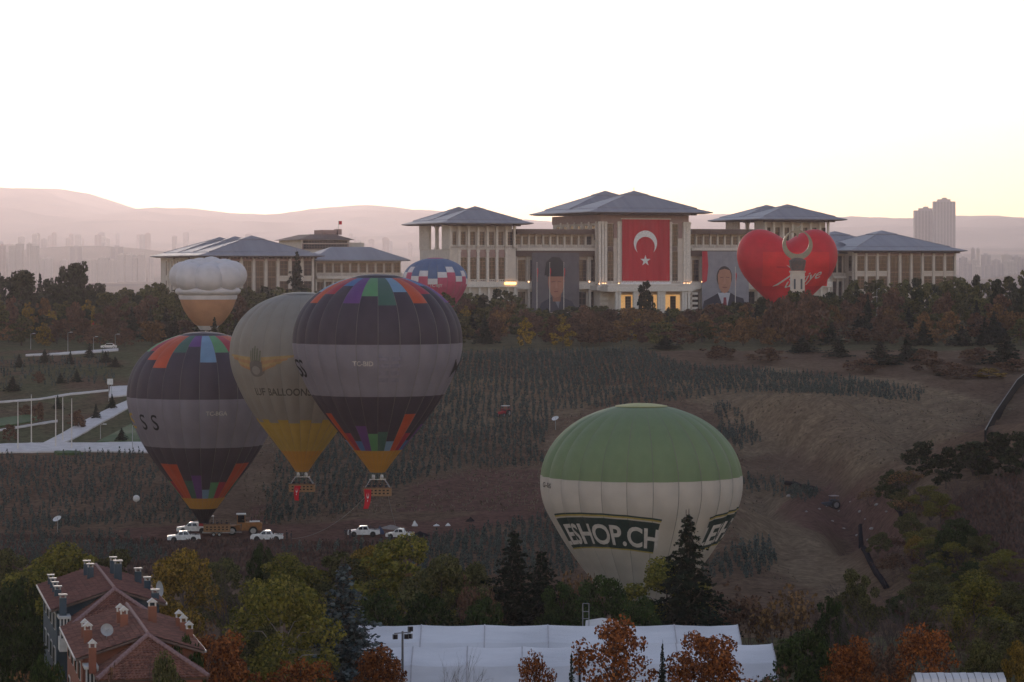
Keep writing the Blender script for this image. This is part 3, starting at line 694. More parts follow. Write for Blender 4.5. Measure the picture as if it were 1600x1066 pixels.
flat_print(crescent_polys(mx_, LZ(380, 0, -1.2), rr, rr*.80, rr*.30, -math.pi/2, 48), 'crescent', WHC, bn, -1.2, off=(0, -.9, by0))
flat_print([star_poly(mx_, LZ(407.5, 0, -1.2), rr*.46)], 'star', WHC, bn, -1.2, off=(0, -.9, by0))
lb = MB(); lb.box(bx0-.5, bx1+.5, -1.15, -.75, by0-1.5, by0); lb.build('white_hem', WHC, bn, off=(0, -.9, by0)); lb = MB(); lb.box(bx0-.5, bx1+.5, -1.1, -.8, by1, by1+.35); lb.build('top_rail', TRIM, bn, off=(0, -.9, by0))
# ---- galleries either side
def gallery(px0, px1, yl, label):
    g = Bld('palace_gallery', label, 'building', (px0+px1)/2, yl); x0, x1 = LX(px0, yl), LX(px1, yl); xc = (x0+x1)/2
    zt = LZ(364, xc, yl); zbal = LZ(385, xc, yl); zl = LZ(396, xc, yl); zm = LZ(441, xc, yl); zq = LZ(452, xc, yl)
    g.box('wall', STONE, x0, x1, yl+1.2, yl+16, g.g-1, zt-.5)
    b = MB(); b.box(x0-.2, x1+.2, yl-2.5, yl+17, zt-.5, zt+1.4); g.part(b, 'roof', SOFF)
    n = int((x1-x0)/2.9); w_ = (x1-x0)/n
    for i in range(n):
        xa_ = x0+i*w_; g.window(xa_+.55, xa_+w_-.55, zbal+.4, zt-1.4, yl+1.15, 2, 3); g.col(xa_, yl+.7, zbal, zt-.5, .62, cap=False)
    g.box('balcony', TRIM, x0, x1, yl-2, yl+1.2, zbal-1.7, zbal-.9); g.balustrade(x0, x1, yl-1.8, zbal-.9, 1.5)
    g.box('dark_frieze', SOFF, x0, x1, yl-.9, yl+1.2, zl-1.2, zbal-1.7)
    n2 = max(3, int((x1-x0)/4.4)); w2 = (x1-x0)/n2
    for i in range(n2):
        xa_ = x0+i*w2; g.window(xa_+1.5, xa_+w2-.5, zm+.4, zl-2.6, yl+1.15, 2, 6)
        for dx in (0, .8): g.col(xa_+.1+dx, yl+.5, zm, zl-1.2, .55)
        g.box('uplight', UPL, xa_+.35, xa_+.65, yl-.1, yl+.1, zm+.02, zm+.24)
    g.box('cornice', TRIM, x0, x1, yl-1.4, yl+1.2, zq, zm)
    for i in range(n2+1): g.col(min(x0+i*w2+.4, x1-.4), yl-.4, g.g, zq, .8, name='column', cap=False)
    for i in range(n2): g.window(x0+i*w2+1.2, x0+i*w2+w2-.6, g.g+.6, zq-1, yl+1.15, 2, 3)
    return g
gallery(805, 938, 7., 'long balustraded palace gallery behind the grey portrait banner'); gallery(1077.5, 1200, 7., 'balustraded palace gallery behind the blue-grey portrait banner')
# ---- pavilions
def pavilion(pxl, pxr, yl, dep, eave, peak, label, open_back):
    g = Bld('palace_pavilion', label, 'building', (pxl+pxr)/2, yl); x0, x1 = LX(pxl, yl), LX(pxr, yl); xc = (x0+x1)/2
    ze = LZ(eave, xc, yl-5); zt = ze-.8; zb = LZ(385.5, xc, yl); zm = LZ(441, xc, yl); zq = LZ(449, xc, yl); zu = LZ(401, xc, yl)
    g.hip(x0, x1, yl, yl+dep*.48, ze, LZ(peak, xc, yl+9), 5.3); g.hip(x0, x1, yl+dep*.5, yl+dep, ze, LZ(peak+1, xc, yl+28), 5.3)
    g.box('wall', STONE, x0+.5, x1-.5, yl+.8, yl+dep, g.g-1, zb-1)
    g.box('upper_wall', STONE, x0+9.5, x1-.8, yl+2.0, yl+dep-14, zb-1, zt); g.box('loggia_front', STONE, x0+1.3, x0+9.48, yl+2.0, yl+2.4, zb-1, zt)
    # fluted screens at the corners carry the roof; the loggia between them is open to the sky behind
    for (yy0, yy1) in ((yl+.6, yl+10), (yl+dep-12, yl+dep-.5)):
        n = 8
        for i in range(n):
            y = lerp(yy0+.4, yy1-.4, i/(n-1)); b = MB(); b.box(x0+.05, x0+.7, y-.34, y+.34, zb-1, zt); g.part(b, 'pier', TRIM)
        g.box('screen_wall', STONE, x0+.6, x0+1.2, yy0, yy1, zb-1, zt)
    g.col(x0+1.0, yl+18.5, zb-1, zt, 1.2, name='column')
    for k in range(5):
        y0 = yl+3+k*7.2; g.window(y0, y0+3, zm+1, zu-1, 0, 2, 6, side=x0+.48)
    n = 7; w_ = (x1-x0)/n
    for i in range(n+1):
        x = min(max(x0+i*w_, x0+.5), x1-.5); g.col(x, yl+.2, zb, zt-.2, .8)
    for i in range(n): g.window(x0+i*w_+.8, x0+(i+1)*w_-.8, zb+.3, zt-2.6, yl+1.95, 2, 5)
    g.balustrade(x0, x1, yl+.4, zb-.9, 1.5)
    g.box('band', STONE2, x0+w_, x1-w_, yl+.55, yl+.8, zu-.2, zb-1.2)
    for i in range(1, n):
        if i < n: g.col(x0+i*w_, yl+.3, zm, zb-1, .95)
    for i in range(1, n-1): g.window(x0+i*w_+.75, x0+(i+1)*w_-.75, zm+.5, zu-.4, yl+.75, 2, 6)
    for i in (0, n-1): g.box('corner_block', STONE, x0+i*w_, x0+(i+1)*w_, yl+.1, yl+.8, zm, zb-1.0)
    g.box('cornice', TRIM, x0-.6, x1+.6, yl-1.2, yl+.8, zq, zm); g.balustrade(x0, x1, yl-.9, zm, 1.1)
    for i in range(n): g.box('uplight', UPL, x0+i*w_-.18, x0+i*w_+.18, yl-.35, yl-.15, zm+.02, zm+.22)
    for i in range(n+1): g.col(min(x0+i*w_+.4, x1-.4), yl-.2, g.g, zq, .8, name='column', cap=False)
    return g
g = pavilion(703, 806, 0., 38., 348, 322, 'palace pavilion with broad hipped roof and open corner loggia behind the rose balloon', 1)
g.box('lit_panel', mat('lit_panel', (1., .5, .14), emit=1.3), LX(789, -1.4), LX(806, -1.4), -1.6, -1.25, LZ(444.5, -50, -1.4), LZ(441, -50, -1.4))
pavilion(1195, 1296, 0., 38., 342, 319, 'palace pavilion with broad hipped roof rising behind the red heart balloon', 0)
# ---- lower office wings
def wing(pxl, pxr, yl, dep, eave, peak, rows, label, hips, over, name='palace_wing', lower=476):
    g = Bld(name, label, 'building', (pxl+pxr)/2, yl); x0, x1 = LX(pxl, yl), LX(pxr, yl); xc = (x0+x1)/2
    ze = LZ(eave, xc, yl-over); zt = ze-.8
    for k in range(hips): g.hip(x0, x1, yl+dep*k/hips, yl+dep*(k+1)/hips-.3, ze, LZ(peak+k*1.2, xc, yl+dep*(k+.5)/hips), over)
    g.box('wall', STONE, x0+.4, x1-.4, yl+.5, yl+dep, g.g-1, zt)
    n = 9; w_ = (x1-x0)/n
    for i in range(n+1): g.col(min(max(x0+i*w_, x0+.5), x1-.5), yl+.3, g.g, zt, .9, m=STONE, cap=False)
    for i in range(n):
        tall = 3 <= i <= 5
        for (a, b) in rows:
            z0, z1 = LZ(b, xc, yl), LZ(a, xc, yl)
            if tall: z1 = z1+1.6; z0 = z0-.4
            g.window(x0+i*w_+.85, x0+(i+1)*w_-.85, z0, z1, yl+.45, 2, 4)
        if tall: g.box('spandrel', MULL, x0+i*w_+.8, x0+(i+1)*w_-.8, yl+.3, yl+.5, LZ(rows[1][0], xc, yl)+1.9, LZ(rows[0][1], xc, yl)-.7)
    for (a, b) in rows:
        for (i0, i1) in ((0, 3), (6, 9)): g.box('string_course', TRIM, x0+i0*w_, x0+i1*w_, yl+.05, yl+.42, LZ(b+1.5, xc, yl), LZ(b+.2, xc, yl))
    g.box('frieze', STONE2, x0+.2, x1-.2, yl+.2, yl+.6, zt-1.3, zt)
    for k in range(7):
        y0 = yl+3+k*(dep-6)/7
        for (a, b) in rows: g.window(y0, y0+3, LZ(b, xc, yl), LZ(a, xc, yl), 0, 2, 4, side=x0+.38)
        b_ = MB(); b_.box(x0-.3, x0+.42, y0-1.6, y0-.7, g.g, zt); g.part(b_, 'pilaster', TRIM)
    return g
wing(1336, 1494, 14., 86., 391, 360, [(400.5, 423.5), (432, 452)], 'low office wing with two grey hipped roofs beyond the heart balloon', 2, 3.4)
wing(320, 491, 14., 74., 399, 368, [(408, 431), (440, 462)], 'low office wing with three grey hipped roofs behind the chef hat balloon', 3, 3.3)
def link_wing(pxl, pxr, yl, eave, ridge, label, dep=22.):
    g = Bld('palace_link_wing', label, 'building', (pxl+pxr)/2, yl); x0, x1 = LX(pxl, yl), LX(pxr, yl); xc = (x0+x1)/2
    ze = LZ(eave, xc, yl-2); zr = LZ(ridge, xc, yl+dep/2); o = 2.8
    b = MB(); b.add([(x0-o, yl-o, ze), (x1+o, yl-o, ze), (x1+o, yl+dep+o, ze), (x0-o, yl+dep+o, ze), (x0+9, yl+dep/2, zr), (x1-9, yl+dep/2, zr), (x0-o, yl-o, ze-.5), (x1+o, yl-o, ze-.5), (x1+o, yl+dep+o, ze-.5), (x0-o, yl+dep+o, ze-.5)],
        [(0, 1, 5, 4), (1, 2, 5), (2, 3, 4, 5), (3, 0, 4), (6, 7, 1, 0), (7, 8, 2, 1), (8, 9, 3, 2), (9, 6, 0, 3), (9, 8, 7, 6)]); b.m[-1] = 1
    g.part(b, 'roof', [ROOFM, SOFF])
    g.box('wall', STONE, x0, x1, yl+.6, yl+dep, g.g-1, ze-.5)
    n = max(4, int((x1-x0)/3.2)); w_ = (x1-x0)/n; z1 = ze-1.4; z0 = LZ(426, xc, yl)
    for i in range(n): g.window(x0+i*w_+.5, x0+(i+1)*w_-.5, z0, z1, yl+.55, 2, 3)
    g.box('balcony', TRIM, x0, x1, yl-1.4, yl+.6, z0-2.4, z0-1.6); g.balustrade(x0, x1, yl-1.2, z0-1.6, 1.4)
    for i in range(n): g.window(x0+i*w_+.6, x0+(i+1)*w_-.6, g.g+1, z0-3.6, yl+.55, 2, 4); g.col(x0+i*w_, yl+.1, g.g, z0-2.4, .6, cap=False)
    return g
link_wing(494, 627, 24., 406, 386, 'long low link wing with grey roof and balcony beside the three-roofed wing'); link_wing(1300, 1335, 24., 395, 378, 'short low link wing with balcony between pavilion and far office wing', 20.)
# ---- back building with flat stepped roof
g = Bld('office_block', 'stepped stone office block with small flag on its roof behind the palace roofs', 'building', 518, 150.); xl, xr = LX(470, 150), LX(546, 150); xc = (xl+xr)/2; zz_ = lambda py: LZ(py, xc, 150)
g.box('wall', STONE, xl, xr, 150, 185, g.g-1, zz_(374)); g.box('storey', STONE2, xl+.6, xr-.4, 149.6, 185, zz_(390), zz_(381))
b = MB(); b.add([(xl-2, 148, zz_(375)), (xr+2, 148, zz_(375)), (xr+2, 187, zz_(375)), (xl-2, 187, zz_(375)), (xl+7, 157, zz_(366)), (xr-4, 157, zz_(366)), (xr-4, 178, zz_(366)), (xl+7, 178, zz_(366))], [(3, 2, 1, 0), (4, 5, 6, 7), (0, 1, 5, 4), (1, 2, 6, 5), (2, 3, 7, 6), (3, 0, 4, 7)]); g.part(b, 'roof', SOFF)
g.box('roof_house', STONE2, LX(505, 158), LX(526, 158), 158, 172, zz_(366.2), zz_(359)); g.box('roof_house', STONE2, LX(528, 160), LX(534, 160), 160, 166, zz_(366.2), zz_(357.5)); g.box('annex', STONE, xr+.01, LX(569, 152), 152, 180, g.g-1, zz_(379))
for i in range(8):
    for a, b_ in ((389, 382), (380, 376)): g.window(lerp(xl+1, xr-3.5, i/7), lerp(xl+1, xr-3.5, i/7)+2.4, zz_(a), zz_(b_), 149.5 if a > 385 else 149.9, 2, 2)
b = MB(); b.tube((LX(529, 165), 165, zz_(358)), (LX(529, 165), 165, zz_(344)), .12); p_ = g.part(b, 'flagpole', STEEL); b = MB(); x_ = LX(529, 165); b.box(x_+.1, x_+1.5, 164.97, 165.03, zz_(350), zz_(344.5)); g.part(b, 'flag', REDC, p_)
# ---- portrait banners: plain figures stand in for the printed portraits
def portrait(px0, px1, py0, py1, yl, label, bgm, layers):
    x0, x1 = LX(px0, yl), LX(px1, yl); xc = (x0+x1)/2; z0, z1 = LZ(py1, xc, yl), LZ(py0, xc, yl)
    X = POX+xc*CT-yl*ST; Y = POY+xc*ST+yl*CT
    r = thing('portrait_banner', label, 'banner', (X, Y, z0), TH); W_, H_ = x1-x0, z1-z0
    b = MB(); n = 18
    for i in range(n):
        a0, a1 = -W_/2+W_*i/n, -W_/2+W_*(i+1)/n; ya, yb = .06*math.sin(i*1.4), .06*math.sin((i+1)*1.4)
        b.add([(a0, ya, 0), (a1, yb, 0), (a1, yb, H_), (a0, ya, H_), (a0, ya+.08, 0), (a1, yb+.08, 0), (a1, yb+.08, H_), (a0, ya+.08, H_)], [(0, 1, 2, 3), (7, 6, 5, 4), (3, 2, 6, 7), (0, 4, 5, 1)])
    b.build('cloth', bgm, r)
    for k, (nm, poly, mt) in enumerate(layers): flat_print([[((u-.5)*W_, v*H_) for u, v in poly]], nm, mt, r, -.1-.03*k)
    return r
ell = lambda cx, cy, rx, ry, n=28, a0=0, a1=2*math.pi: [(cx+rx*math.cos(a), cy+ry*math.sin(a)) for a in np.linspace(a0, a1, n)[:(-1 if a1-a0 > 6.2 else None)]]
pm = lambda n, c: mat('print_'+n, c, tuple(v*.85 for v in c), scale=.4)
portrait(831, 905, 395, 488, 4.2, 'dark grey banner printed with a plain figure in a black cap', pm('slate', (.13, .115, .13)), [
    ('printed_coat', [(.12, 0), (.2, .16), (.42, .26), (.62, .26), (.85, .18), (.95, 0)], pm('coat', (.055, .055, .075))), ('printed_collar', [(.45, .25), (.60, .25), (.56, .06)], pm('shirt', (.2, .2, .24))),
    ('printed_cap', [(.26, .62), (.3, .84), (.42, .93), (.58, .92), (.68, .82), (.70, .60)], pm('cap', (.03, .03, .035))), ('printed_neck', [(.44, .18), (.60, .18), (.62, .34), (.42, .34)], pm('neck', (.30, .13, .09))), ('printed_head', [(.345, .62), (.335, .48), (.36, .38), (.41, .29), (.48, .24), (.57, .26), (.64, .34), (.68, .47), (.68, .62)], pm('face', (.40, .18, .125))), ('printed_brow', [(.40, .52), (.49, .525), (.49, .51), (.41, .50)], pm('brow', (.24, .11, .085))), ('printed_brow', [(.54, .525), (.62, .52), (.62, .50), (.54, .51)], pm('brow', (.24, .11, .085))), ('printed_nose', [(.495, .50), (.525, .50), (.535, .41), (.485, .41)], pm('nose', (.46, .23, .17))), ('printed_mouth', [(.455, .355), (.555, .355), (.54, .34), (.47, .34)], pm('mouth', (.24, .08, .07))),
    ('printed_cap_band', [(.30, .60), (.69, .60), (.68, .66), (.31, .67)], pm('cap', (.03, .03, .035)))])
portrait(1097, 1170, 393, 485, 4.2, 'blue-grey banner printed with a plain figure in a dark suit beside a red flag', pm('mist', (.27, .26, .30)), [
    ('printed_flag', [(0, 1), (.11, 1), (.13, .75), (.10, .5), (.02, .46), (0, .5)], pm('flag', (.5, .03, .05))), ('printed_suit', [(0, 0), (.04, .16), (.25, .25), (.40, .32), (.56, .32), (.72, .24), (.88, .2), (.95, 0)], pm('suit', (.03, .03, .05))),
    ('printed_shirt', [(.33, .30), (.60, .30), (.52, .02), (.46, .02)], pm('shirt2', (.5, .5, .56))), ('printed_tie', [(.455, .22), (.51, .22), (.53, .03), (.44, .03)], pm('tie', (.22, .03, .05))),
    ('printed_hair', ell(.47, .56, .165, .19), pm('hair', (.05, .04, .04))), ('printed_head', [(.33, .60), (.335, .48), (.36, .38), (.41, .31), (.475, .29), (.54, .31), (.59, .38), (.615, .48), (.62, .60), (.585, .68), (.475, .705), (.365, .68)], pm('face2', (.42, .205, .14))), ('printed_brow', [(.375, .56), (.45, .57), (.45, .555), (.38, .545)], pm('brow', (.24, .11, .085))), ('printed_brow', [(.50, .57), (.58, .56), (.575, .545), (.50, .555)], pm('brow', (.24, .11, .085))), ('printed_nose', [(.46, .54), (.49, .54), (.50, .45), (.45, .45)], pm('nose', (.46, .23, .17))), ('printed_mouth', [(.425, .395), (.53, .395), (.51, .38), (.44, .38)], pm('mouth', (.24, .08, .07)))])
# flagpoles in front of the palace
def flagpole(px, D, py_top, label, h=None, flag=True):
    g_ = at(px, D); zt = P(px, py_top, D).z; r = thing('flagpole', label, 'flagpole', g_, 0, 'flagpoles before the palace' if flag else None)
    b = MB(); b.tube((0, 0, 0), (0, 0, zt-g_.z), .16, .08); b.lathe([(.02, zt-g_.z+.3), (.2, zt-g_.z+.1), (.02, zt-g_.z-.1)], 8); b.build('pole', TRIM, r)
    if flag:
        b = MB(); hh_ = (zt-g_.z)
        vs = []
        for k in range(7):
            for i in range(3): vs.append((.12+i*.22*(1-.07*k)*(.6+.4*math.sin(k)), .15*math.sin(k+i), hh_-2.0-k*.85))
        b.add(vs, [(k*3+i, k*3+i+1, k*3+4+i, k*3+3+i) for k in range(6) for i in range(2)]); b.build('flag', REDC, r)
for x_ in (839, 859, 881): flagpole(x_, 1075, 411, 'tall flagpole with limp red flag before the grey portrait banner')
flagpole(1149, 1075, 418, 'tall flagpole with limp red flag beside the blue-grey portrait banner')
# crescent monument
D = 800; s = D/F; g_ = at(1246, D)
r = thing('crescent_monument', 'bronze crescent and star monument on a stone pillar before the heart balloon', 'monument', g_); zz = lambda py: P(0, py, D).z-g_.z
BRZ = mat('patinated_bronze', (.30, .26, .19), (.24, .22, .17), scale=1, rough=.5, metal=.3)
b = MB(); w_ = 10.5*s; b.box(-w_, w_, -w_, w_, 0, zz(424)); b.box(-w_*1.12, w_*1.12, -w_*1.12, w_*1.12, zz(426), zz(423.4))
for sx in (-.5, .5): b.box(sx*w_-.25, sx*w_+.25, -w_-.08, -w_+.02, zz(452), zz(436), 1)
b.build('pillar', [STONE, DARKST], r)
b = MB(); b.lathe([(w_*1.0, zz(423.2)), (w_*1.15, zz(416)), (w_*1.3, zz(407)), (w_*.9, zz(405)), (w_*.5, zz(403))], 12); b.build('sculpted_collar', mat('bronze_dark', (.10, .11, .11), (.2, .12, .11), scale=2, rough=.5, metal=.3), r)
b = MB(); ccx, ccz, ro = 0, zz(383), 23.5*s
for p in crescent_polys(ccx, ccz, ro, ro*.775, ro*.17, math.pi/2, 40): b.prism(p, 'y', -.55, .55)
b.build('crescent', BRZ, r); b = MB(); b.prism(star_poly(0, zz(360.5), 10.5*s, -math.pi/2, .42), 'y', -.5, .5); b.build('star', BRZ, r)
# ---------------------------------------------------------------- trees
BARK = mat('bark', (.10, .075, .06), (.06, .045, .04), scale=6, bump=.03); PBARK = mat('pale_bark', (.34, .30, .26), (.2, .17, .15), scale=6)
leafm = lambda n, a, b, tr=.2: mat('leaf_'+n, tuple(v*.9 for v in a), tuple(v*.62 for v in b), scale=.5, rough=.75, isl=.55, obr=.22, transl=tr, spec=.03)
LYG = leafm('yellow_green', (.26, .22, .045), (.11, .12, .03)); LYE = leafm('yellow', (.42, .26, .05), (.19, .14, .035)); LGR = leafm('green', (.055, .085, .025), (.03, .05, .018)); LDK = leafm('dark_conifer', (.022, .036, .022), (.012, .022, .015), .1); LBS = leafm('blue_spruce', (.17, .215, .22), (.05, .075, .08), .1)
LRE = leafm('rust', (.36, .12, .035), (.15, .05, .02)); LBR = leafm('brown_autumn', (.21, .115, .072), (.125, .075, .055)); LOR = leafm('orange_autumn', (.30, .165, .07), (.16, .095, .05)); LPN = leafm('pine', (.05, .062, .03), (.022, .032, .018), .1); LOL = leafm('olive', (.165, .155, .058), (.075, .082, .034)); LSA = leafm('sapling', (.125, .155, .14), (.07, .092, .086), .1)
TWG = mat('twigs', (.085, .06, .055), (.05, .037, .036), scale=1, obr=.2); TWR = mat('twigs_reddish', (.12, .07, .055), (.07, .045, .04), scale=1, obr=.2); TWP = mat('twigs_pale', (.2, .17, .14), (.13, .10, .085), scale=1)
def leaves(blobs, n, leaf, seed, up=.0, flat=1.):
    """blobs: (x,y,z,rx,rz); returns verts, faces of n leaf quads spread through the blobs"""
    r = np.random.default_rng(seed); B = np.array(blobs, float); wgt = B[:, 3]**1.6*B[:, 4]**.6; wgt /= wgt.sum()
    k = r.choice(len(B), n, p=wgt); d = r.normal(size=(n, 3)); d /= np.linalg.norm(d, axis=1)[:, None]
    rad = (.35+.65*r.random(n)**.55)
    pos = B[k, :3]+d*rad[:, None]*np.stack([B[k, 3], B[k, 3], B[k, 4]], -1)
    nrm = d*.7+r.normal(size=(n, 3))*.6+np.array([0, 0, up]); nrm /= np.linalg.norm(nrm, axis=1)[:, None]
    a = np.cross(nrm, r.normal(size=(n, 3))); a /= np.linalg.norm(a, axis=1)[:, None]; b = np.cross(nrm, a)
    sz = leaf*(.6+.8*r.random(n))[:, None]; a = a*sz*.5*flat; b = b*sz*.5
    v = np.stack([pos-a-b*.6, pos+a*.7-b, pos+a+b*.6, pos-a*.7+b], 1).reshape(-1, 3)
    return v, np.arange(n*4).reshape(n, 4)
def np_mesh(name, v, f, m):
    me = bpy.data.meshes.new(name); me.vertices.add(len(v)); me.vertices.foreach_set('co', np.asarray(v, np.float32).ravel())
    f = np.asarray(f, np.int32); me.loops.add(f.size); me.loops.foreach_set('vertex_index', f.ravel()); k = f.shape[1]
    me.polygons.add(len(f)); me.polygons.foreach_set('loop_start', np.arange(0, f.size, k, dtype=np.int32)); me.polygons.foreach_set('loop_total', np.full(len(f), k, np.int32))
    me.update(); me.validate(); me.materials.append(m); return me
def trunk_mesh(h, r0, limbs, m, lean=.0):
    b = MB(); n = 6; pts = [Vector((lean*h*math.sin(2*i/n)*.3, 0, -.4+(h+.4)*i/n)) for i in range(n+1)]
    for i in range(n): b.tube(pts[i], pts[i+1], r0*(1-.85*i/n), r0*(1-.85*(i+1)/n), 6, cap=False)
    for q in limbs:
        q = Vector(q); z = max(.15*h, min(h*.95, q.z-.6*math.hypot(q.x, q.y))); p = Vector((0, 0, z)); mid = p.lerp(q, .5)+Vector((0, 0, .08*h)); rr = r0*(1-.8*z/h)*.5
        b.tube(p, mid, rr, rr*.6, 4, cap=False); b.tube(mid, q, rr*.6, rr*.15, 4, cap=False)
    return b.mesh('trunk', m)
def broadleaf(seed, h, w, n, leaf, lm, bm=None, base=.22, nb=34, top=1.0):
    r = random.Random(seed); bl = []
    for i in range(nb):
        t = (i+.5)/nb; z = h*(base+(1-base)*(.06+.90*t)); u = (z/h-base)/(1-base)
        prof = max(.12, math.sin(math.pi*min(.97, max(.10, u))**.85))**.5*(.70+.30*(1-u)*top)
        a = i*2.4+r.uniform(-.5, .5); rr = w/2*prof*r.choice((.25, .5, .7, .85, 1.0, 1.1)); s_ = w*r.choice((.08, .10, .12, .15, .19))
        bl.append((rr*math.cos(a), rr*math.sin(a), z+r.uniform(-.06, .06)*h, s_, s_*r.uniform(.55, .95)))
    v, f = leaves(bl, n, leaf, seed)
    return np_mesh('crown', v, f, lm), trunk_mesh(h*.9, h*.022, [(x*.9, y*.9, z) for x, y, z, *_ in bl[::2]], bm or BARK)
def conifer(seed, h, w, n, leaf, lm, tiers=11, droop=.12, gap=.0, pads=7, bot=.06):
    r = random.Random(seed); bl = []; nb = tiers*pads
    for i in range(nb):
        u = min(.99, (i+r.uniform(0, 1))/nb)**1.15; z = h*(bot+(.97-bot)*u); R_ = w/2*(1-u)**1.2*r.choice((.65, .85, 1.0, 1.1, 1.25))+.025*w
        a = i*2.399+r.uniform(-.4, .4); L_ = R_*r.uniform(.75, 1.05); lift = r.uniform(-.05, .10)*L_
        for q in (.25, .5, .75, 1.0):
            s_ = (.025+.17*(1-u))*w*.5*(1.2-.55*q)+.01*w
            bl.append((L_*q*math.cos(a), L_*q*math.sin(a), z-droop*L_*q*q*1.4+lift*q, s_, s_*(.42-.12*gap)+.008*h))
    bl += [(0, 0, h*(.8+.04*k), .022*w*(1.2-.2*k), .03*h) for k in range(5)]
    v, f = leaves(bl, n, leaf, seed, up=.4)
    return np_mesh('crown', v, f, lm), trunk_mesh(h*.97, h*.016, [(x, y, z) for x, y, z, *_ in bl[3:-5:8]], BARK)
def bare(seed, h, w, m, depth=4, stems=4, r0=.09, n_leaf=0, lm=None):
    r = random.Random(seed); b = MB(); tips = []
    def br(p, d, L_, rad, lv):
        q = p+d*L_; b.tube(p, q, rad, rad*.6, 3, cap=False)
        if lv == 0: tips.append(q); return
        for k in range(3 if lv > 1 else 4):
            nd = (d+Vector((r.gauss(0, .42), r.gauss(0, .42), r.gauss(.10, .25)))).normalized(); br(p.lerp(q, r.uniform(.45, 1)), nd, L_*r.uniform(.6, .85), rad*.55, lv-1)
    for s_ in range(stems):
        a = s_*2*math.pi/stems+r.uniform(-.5, .5); sp = w/h*.5; br(Vector((.15*math.cos(a), .15*math.sin(a), -.3)), Vector((sp*math.cos(a), sp*math.sin(a), 1)).normalized(), h*.34, r0, depth)
    zs = max(v[2] for v in b.v); xs = max(max(abs(v[0]), abs(v[1])) for v in b.v)
    b.v = [(x*w/2/xs, y*w/2/xs, z*h/zs if z > 0 else z) for x, y, z in b.v]
    tips = [(t.x*w/2/xs, t.y*w/2/xs, t.z*h/zs) for t in tips]
    crown = None
    if n_leaf:
        v, f = leaves([(x, y, z, .3, .3) for x, y, z in tips], n_leaf, .22, seed); crown = np_mesh('crown', v, f, lm)
    return crown, b.mesh('branches', m)
KIND = {
 # name: (list of (crown, trunk)), base height, base width, object name
 'yg':   ([broadleaf(s, 11, 9, 13000, .22, LYG) for s in (1, 2)], 11, 9, 'broadleaf_tree'),
 'ye':   ([broadleaf(3, 11, 8.5, 12000, .22, LYE)], 11, 8.5, 'broadleaf_tree'),
 'ol':   ([broadleaf(s, 11, 9.5, 13000, .22, LOL) for s in (4, 5)], 11, 9.5, 'broadleaf_tree'),
 'gr':   ([broadleaf(6, 9, 9, 13000, .21, LGR, base=.1)], 9, 9, 'broadleaf_tree'),
 're':   ([broadleaf(7, 9, 7, 8000, .19, LRE, nb=46), broadleaf(27, 9, 7.5, 8000, .19, LRE, nb=46)], 9, 7, 'maple_tree'),
 'rs':   ([broadleaf(28, 9, 7, 5200, .18, LRE, nb=60)], 9, 7, 'maple_tree'),
 'birch': ([broadleaf(8, 12, 9, 12000, .2, LYG, PBARK, base=.12, nb=50)], 12, 9, 'birch_tree'),
 'cedar': ([conifer(9, 14, 10, 12000, .22, LDK, 13, .16, .8), conifer(10, 14, 10, 12000, .22, LDK, 14, .2, .8)], 14, 9, 'cedar_tree'),
 'spruce': ([conifer(11, 13, 7.6, 14000, .2, LBS, 15, .12, 0, 9, .03)], 13, 7.6, 'blue_spruce_tree'),
 'bare': ([bare(12, 8, 8, TWG, 4, 5), bare(13, 8, 9, TWR, 4, 6)], 8, 8, 'bare_tree'),
 'shrub': ([bare(14, 6, 7, TWR, 4, 6, .05, 1500, LBR), bare(34, 6, 7, TWG, 4, 6, .05, 900, LOR)], 6, 7, 'bare_shrub'),
 'pale': ([bare(15, 6, 6, TWP, 4, 6, .05)], 6, 6, 'bare_shrub'),
 # smaller-looking trees of the far belt
 'fbr':  ([broadleaf(s, 6.5, 6.5, 1500, .40, LBR, base=.12, nb=26) for s in (16, 17, 18)], 6.5, 6.5, 'autumn_tree'),
 'for':  ([broadleaf(s, 6.5, 6, 1500, .40, LOR, base=.12, nb=26) for s in (19, 20)], 6.5, 6, 'autumn_tree'),
 'fye':  ([broadleaf(21, 7, 5.5, 1500, .40, LYE, base=.1, nb=26)], 7, 5.5, 'autumn_tree'),
 'fpn':  ([broadleaf(s, 9, 7, 2200, .40, LPN, base=.08, nb=24, top=.7) for s in (22, 23)], 9, 7, 'pine_tree'),
 'fol':  ([broadleaf(s, 9, 6, 2000, .40, LOL, base=.06, nb=24, top=.8) for s in (24, 25)], 9, 6, 'poplar_tree'),
 'fce':  ([conifer(26, 9, 6.5, 2200, .36, LDK, 9, .08, .5), conifer(36, 9, 5.5, 2200, .36, LDK, 9, .1, .4)], 9, 6.5, 'cedar_tree'),
}
def _ext(vs):
    m_ = vs[0][0] or vs[0][1]; a = np.empty(len(m_.vertices)*3, np.float32); m_.vertices.foreach_get('co', a); a = a.reshape(-1, 3)
    return float(np.percentile(a[:, 2], 99.7)), float(2*np.percentile(np.abs(a[:, 0]), 98))
KIND = {k: (v[0], *_ext(v[0]), v[3]) for k, v in KIND.items()}
_tk = {}
def tree(kind, pos, h, w, label, group=None, seed=None):
    vs, bh, bw, nm = KIND[kind]; i = _tk.get(kind, 0); _tk[kind] = i+1; c, t = vs[i % len(vs)]
    r = thing(nm, label, 'shrub' if 'shrub' in nm else 'tree', pos, (i*2.399) % 6.28, group); r.scale = (w/bw, w/bw, h/bh)
    link('trunk', t, r)
    if c: link('crown', c, r)
    return r
def ftree(kind, px, D, py_top, wpx, label, group=None):
    g = at(px, D); h = P(px, py_top, D).z-g.z; return tree(kind, g, max(h, 1.5), wpx*D/F, label, group)
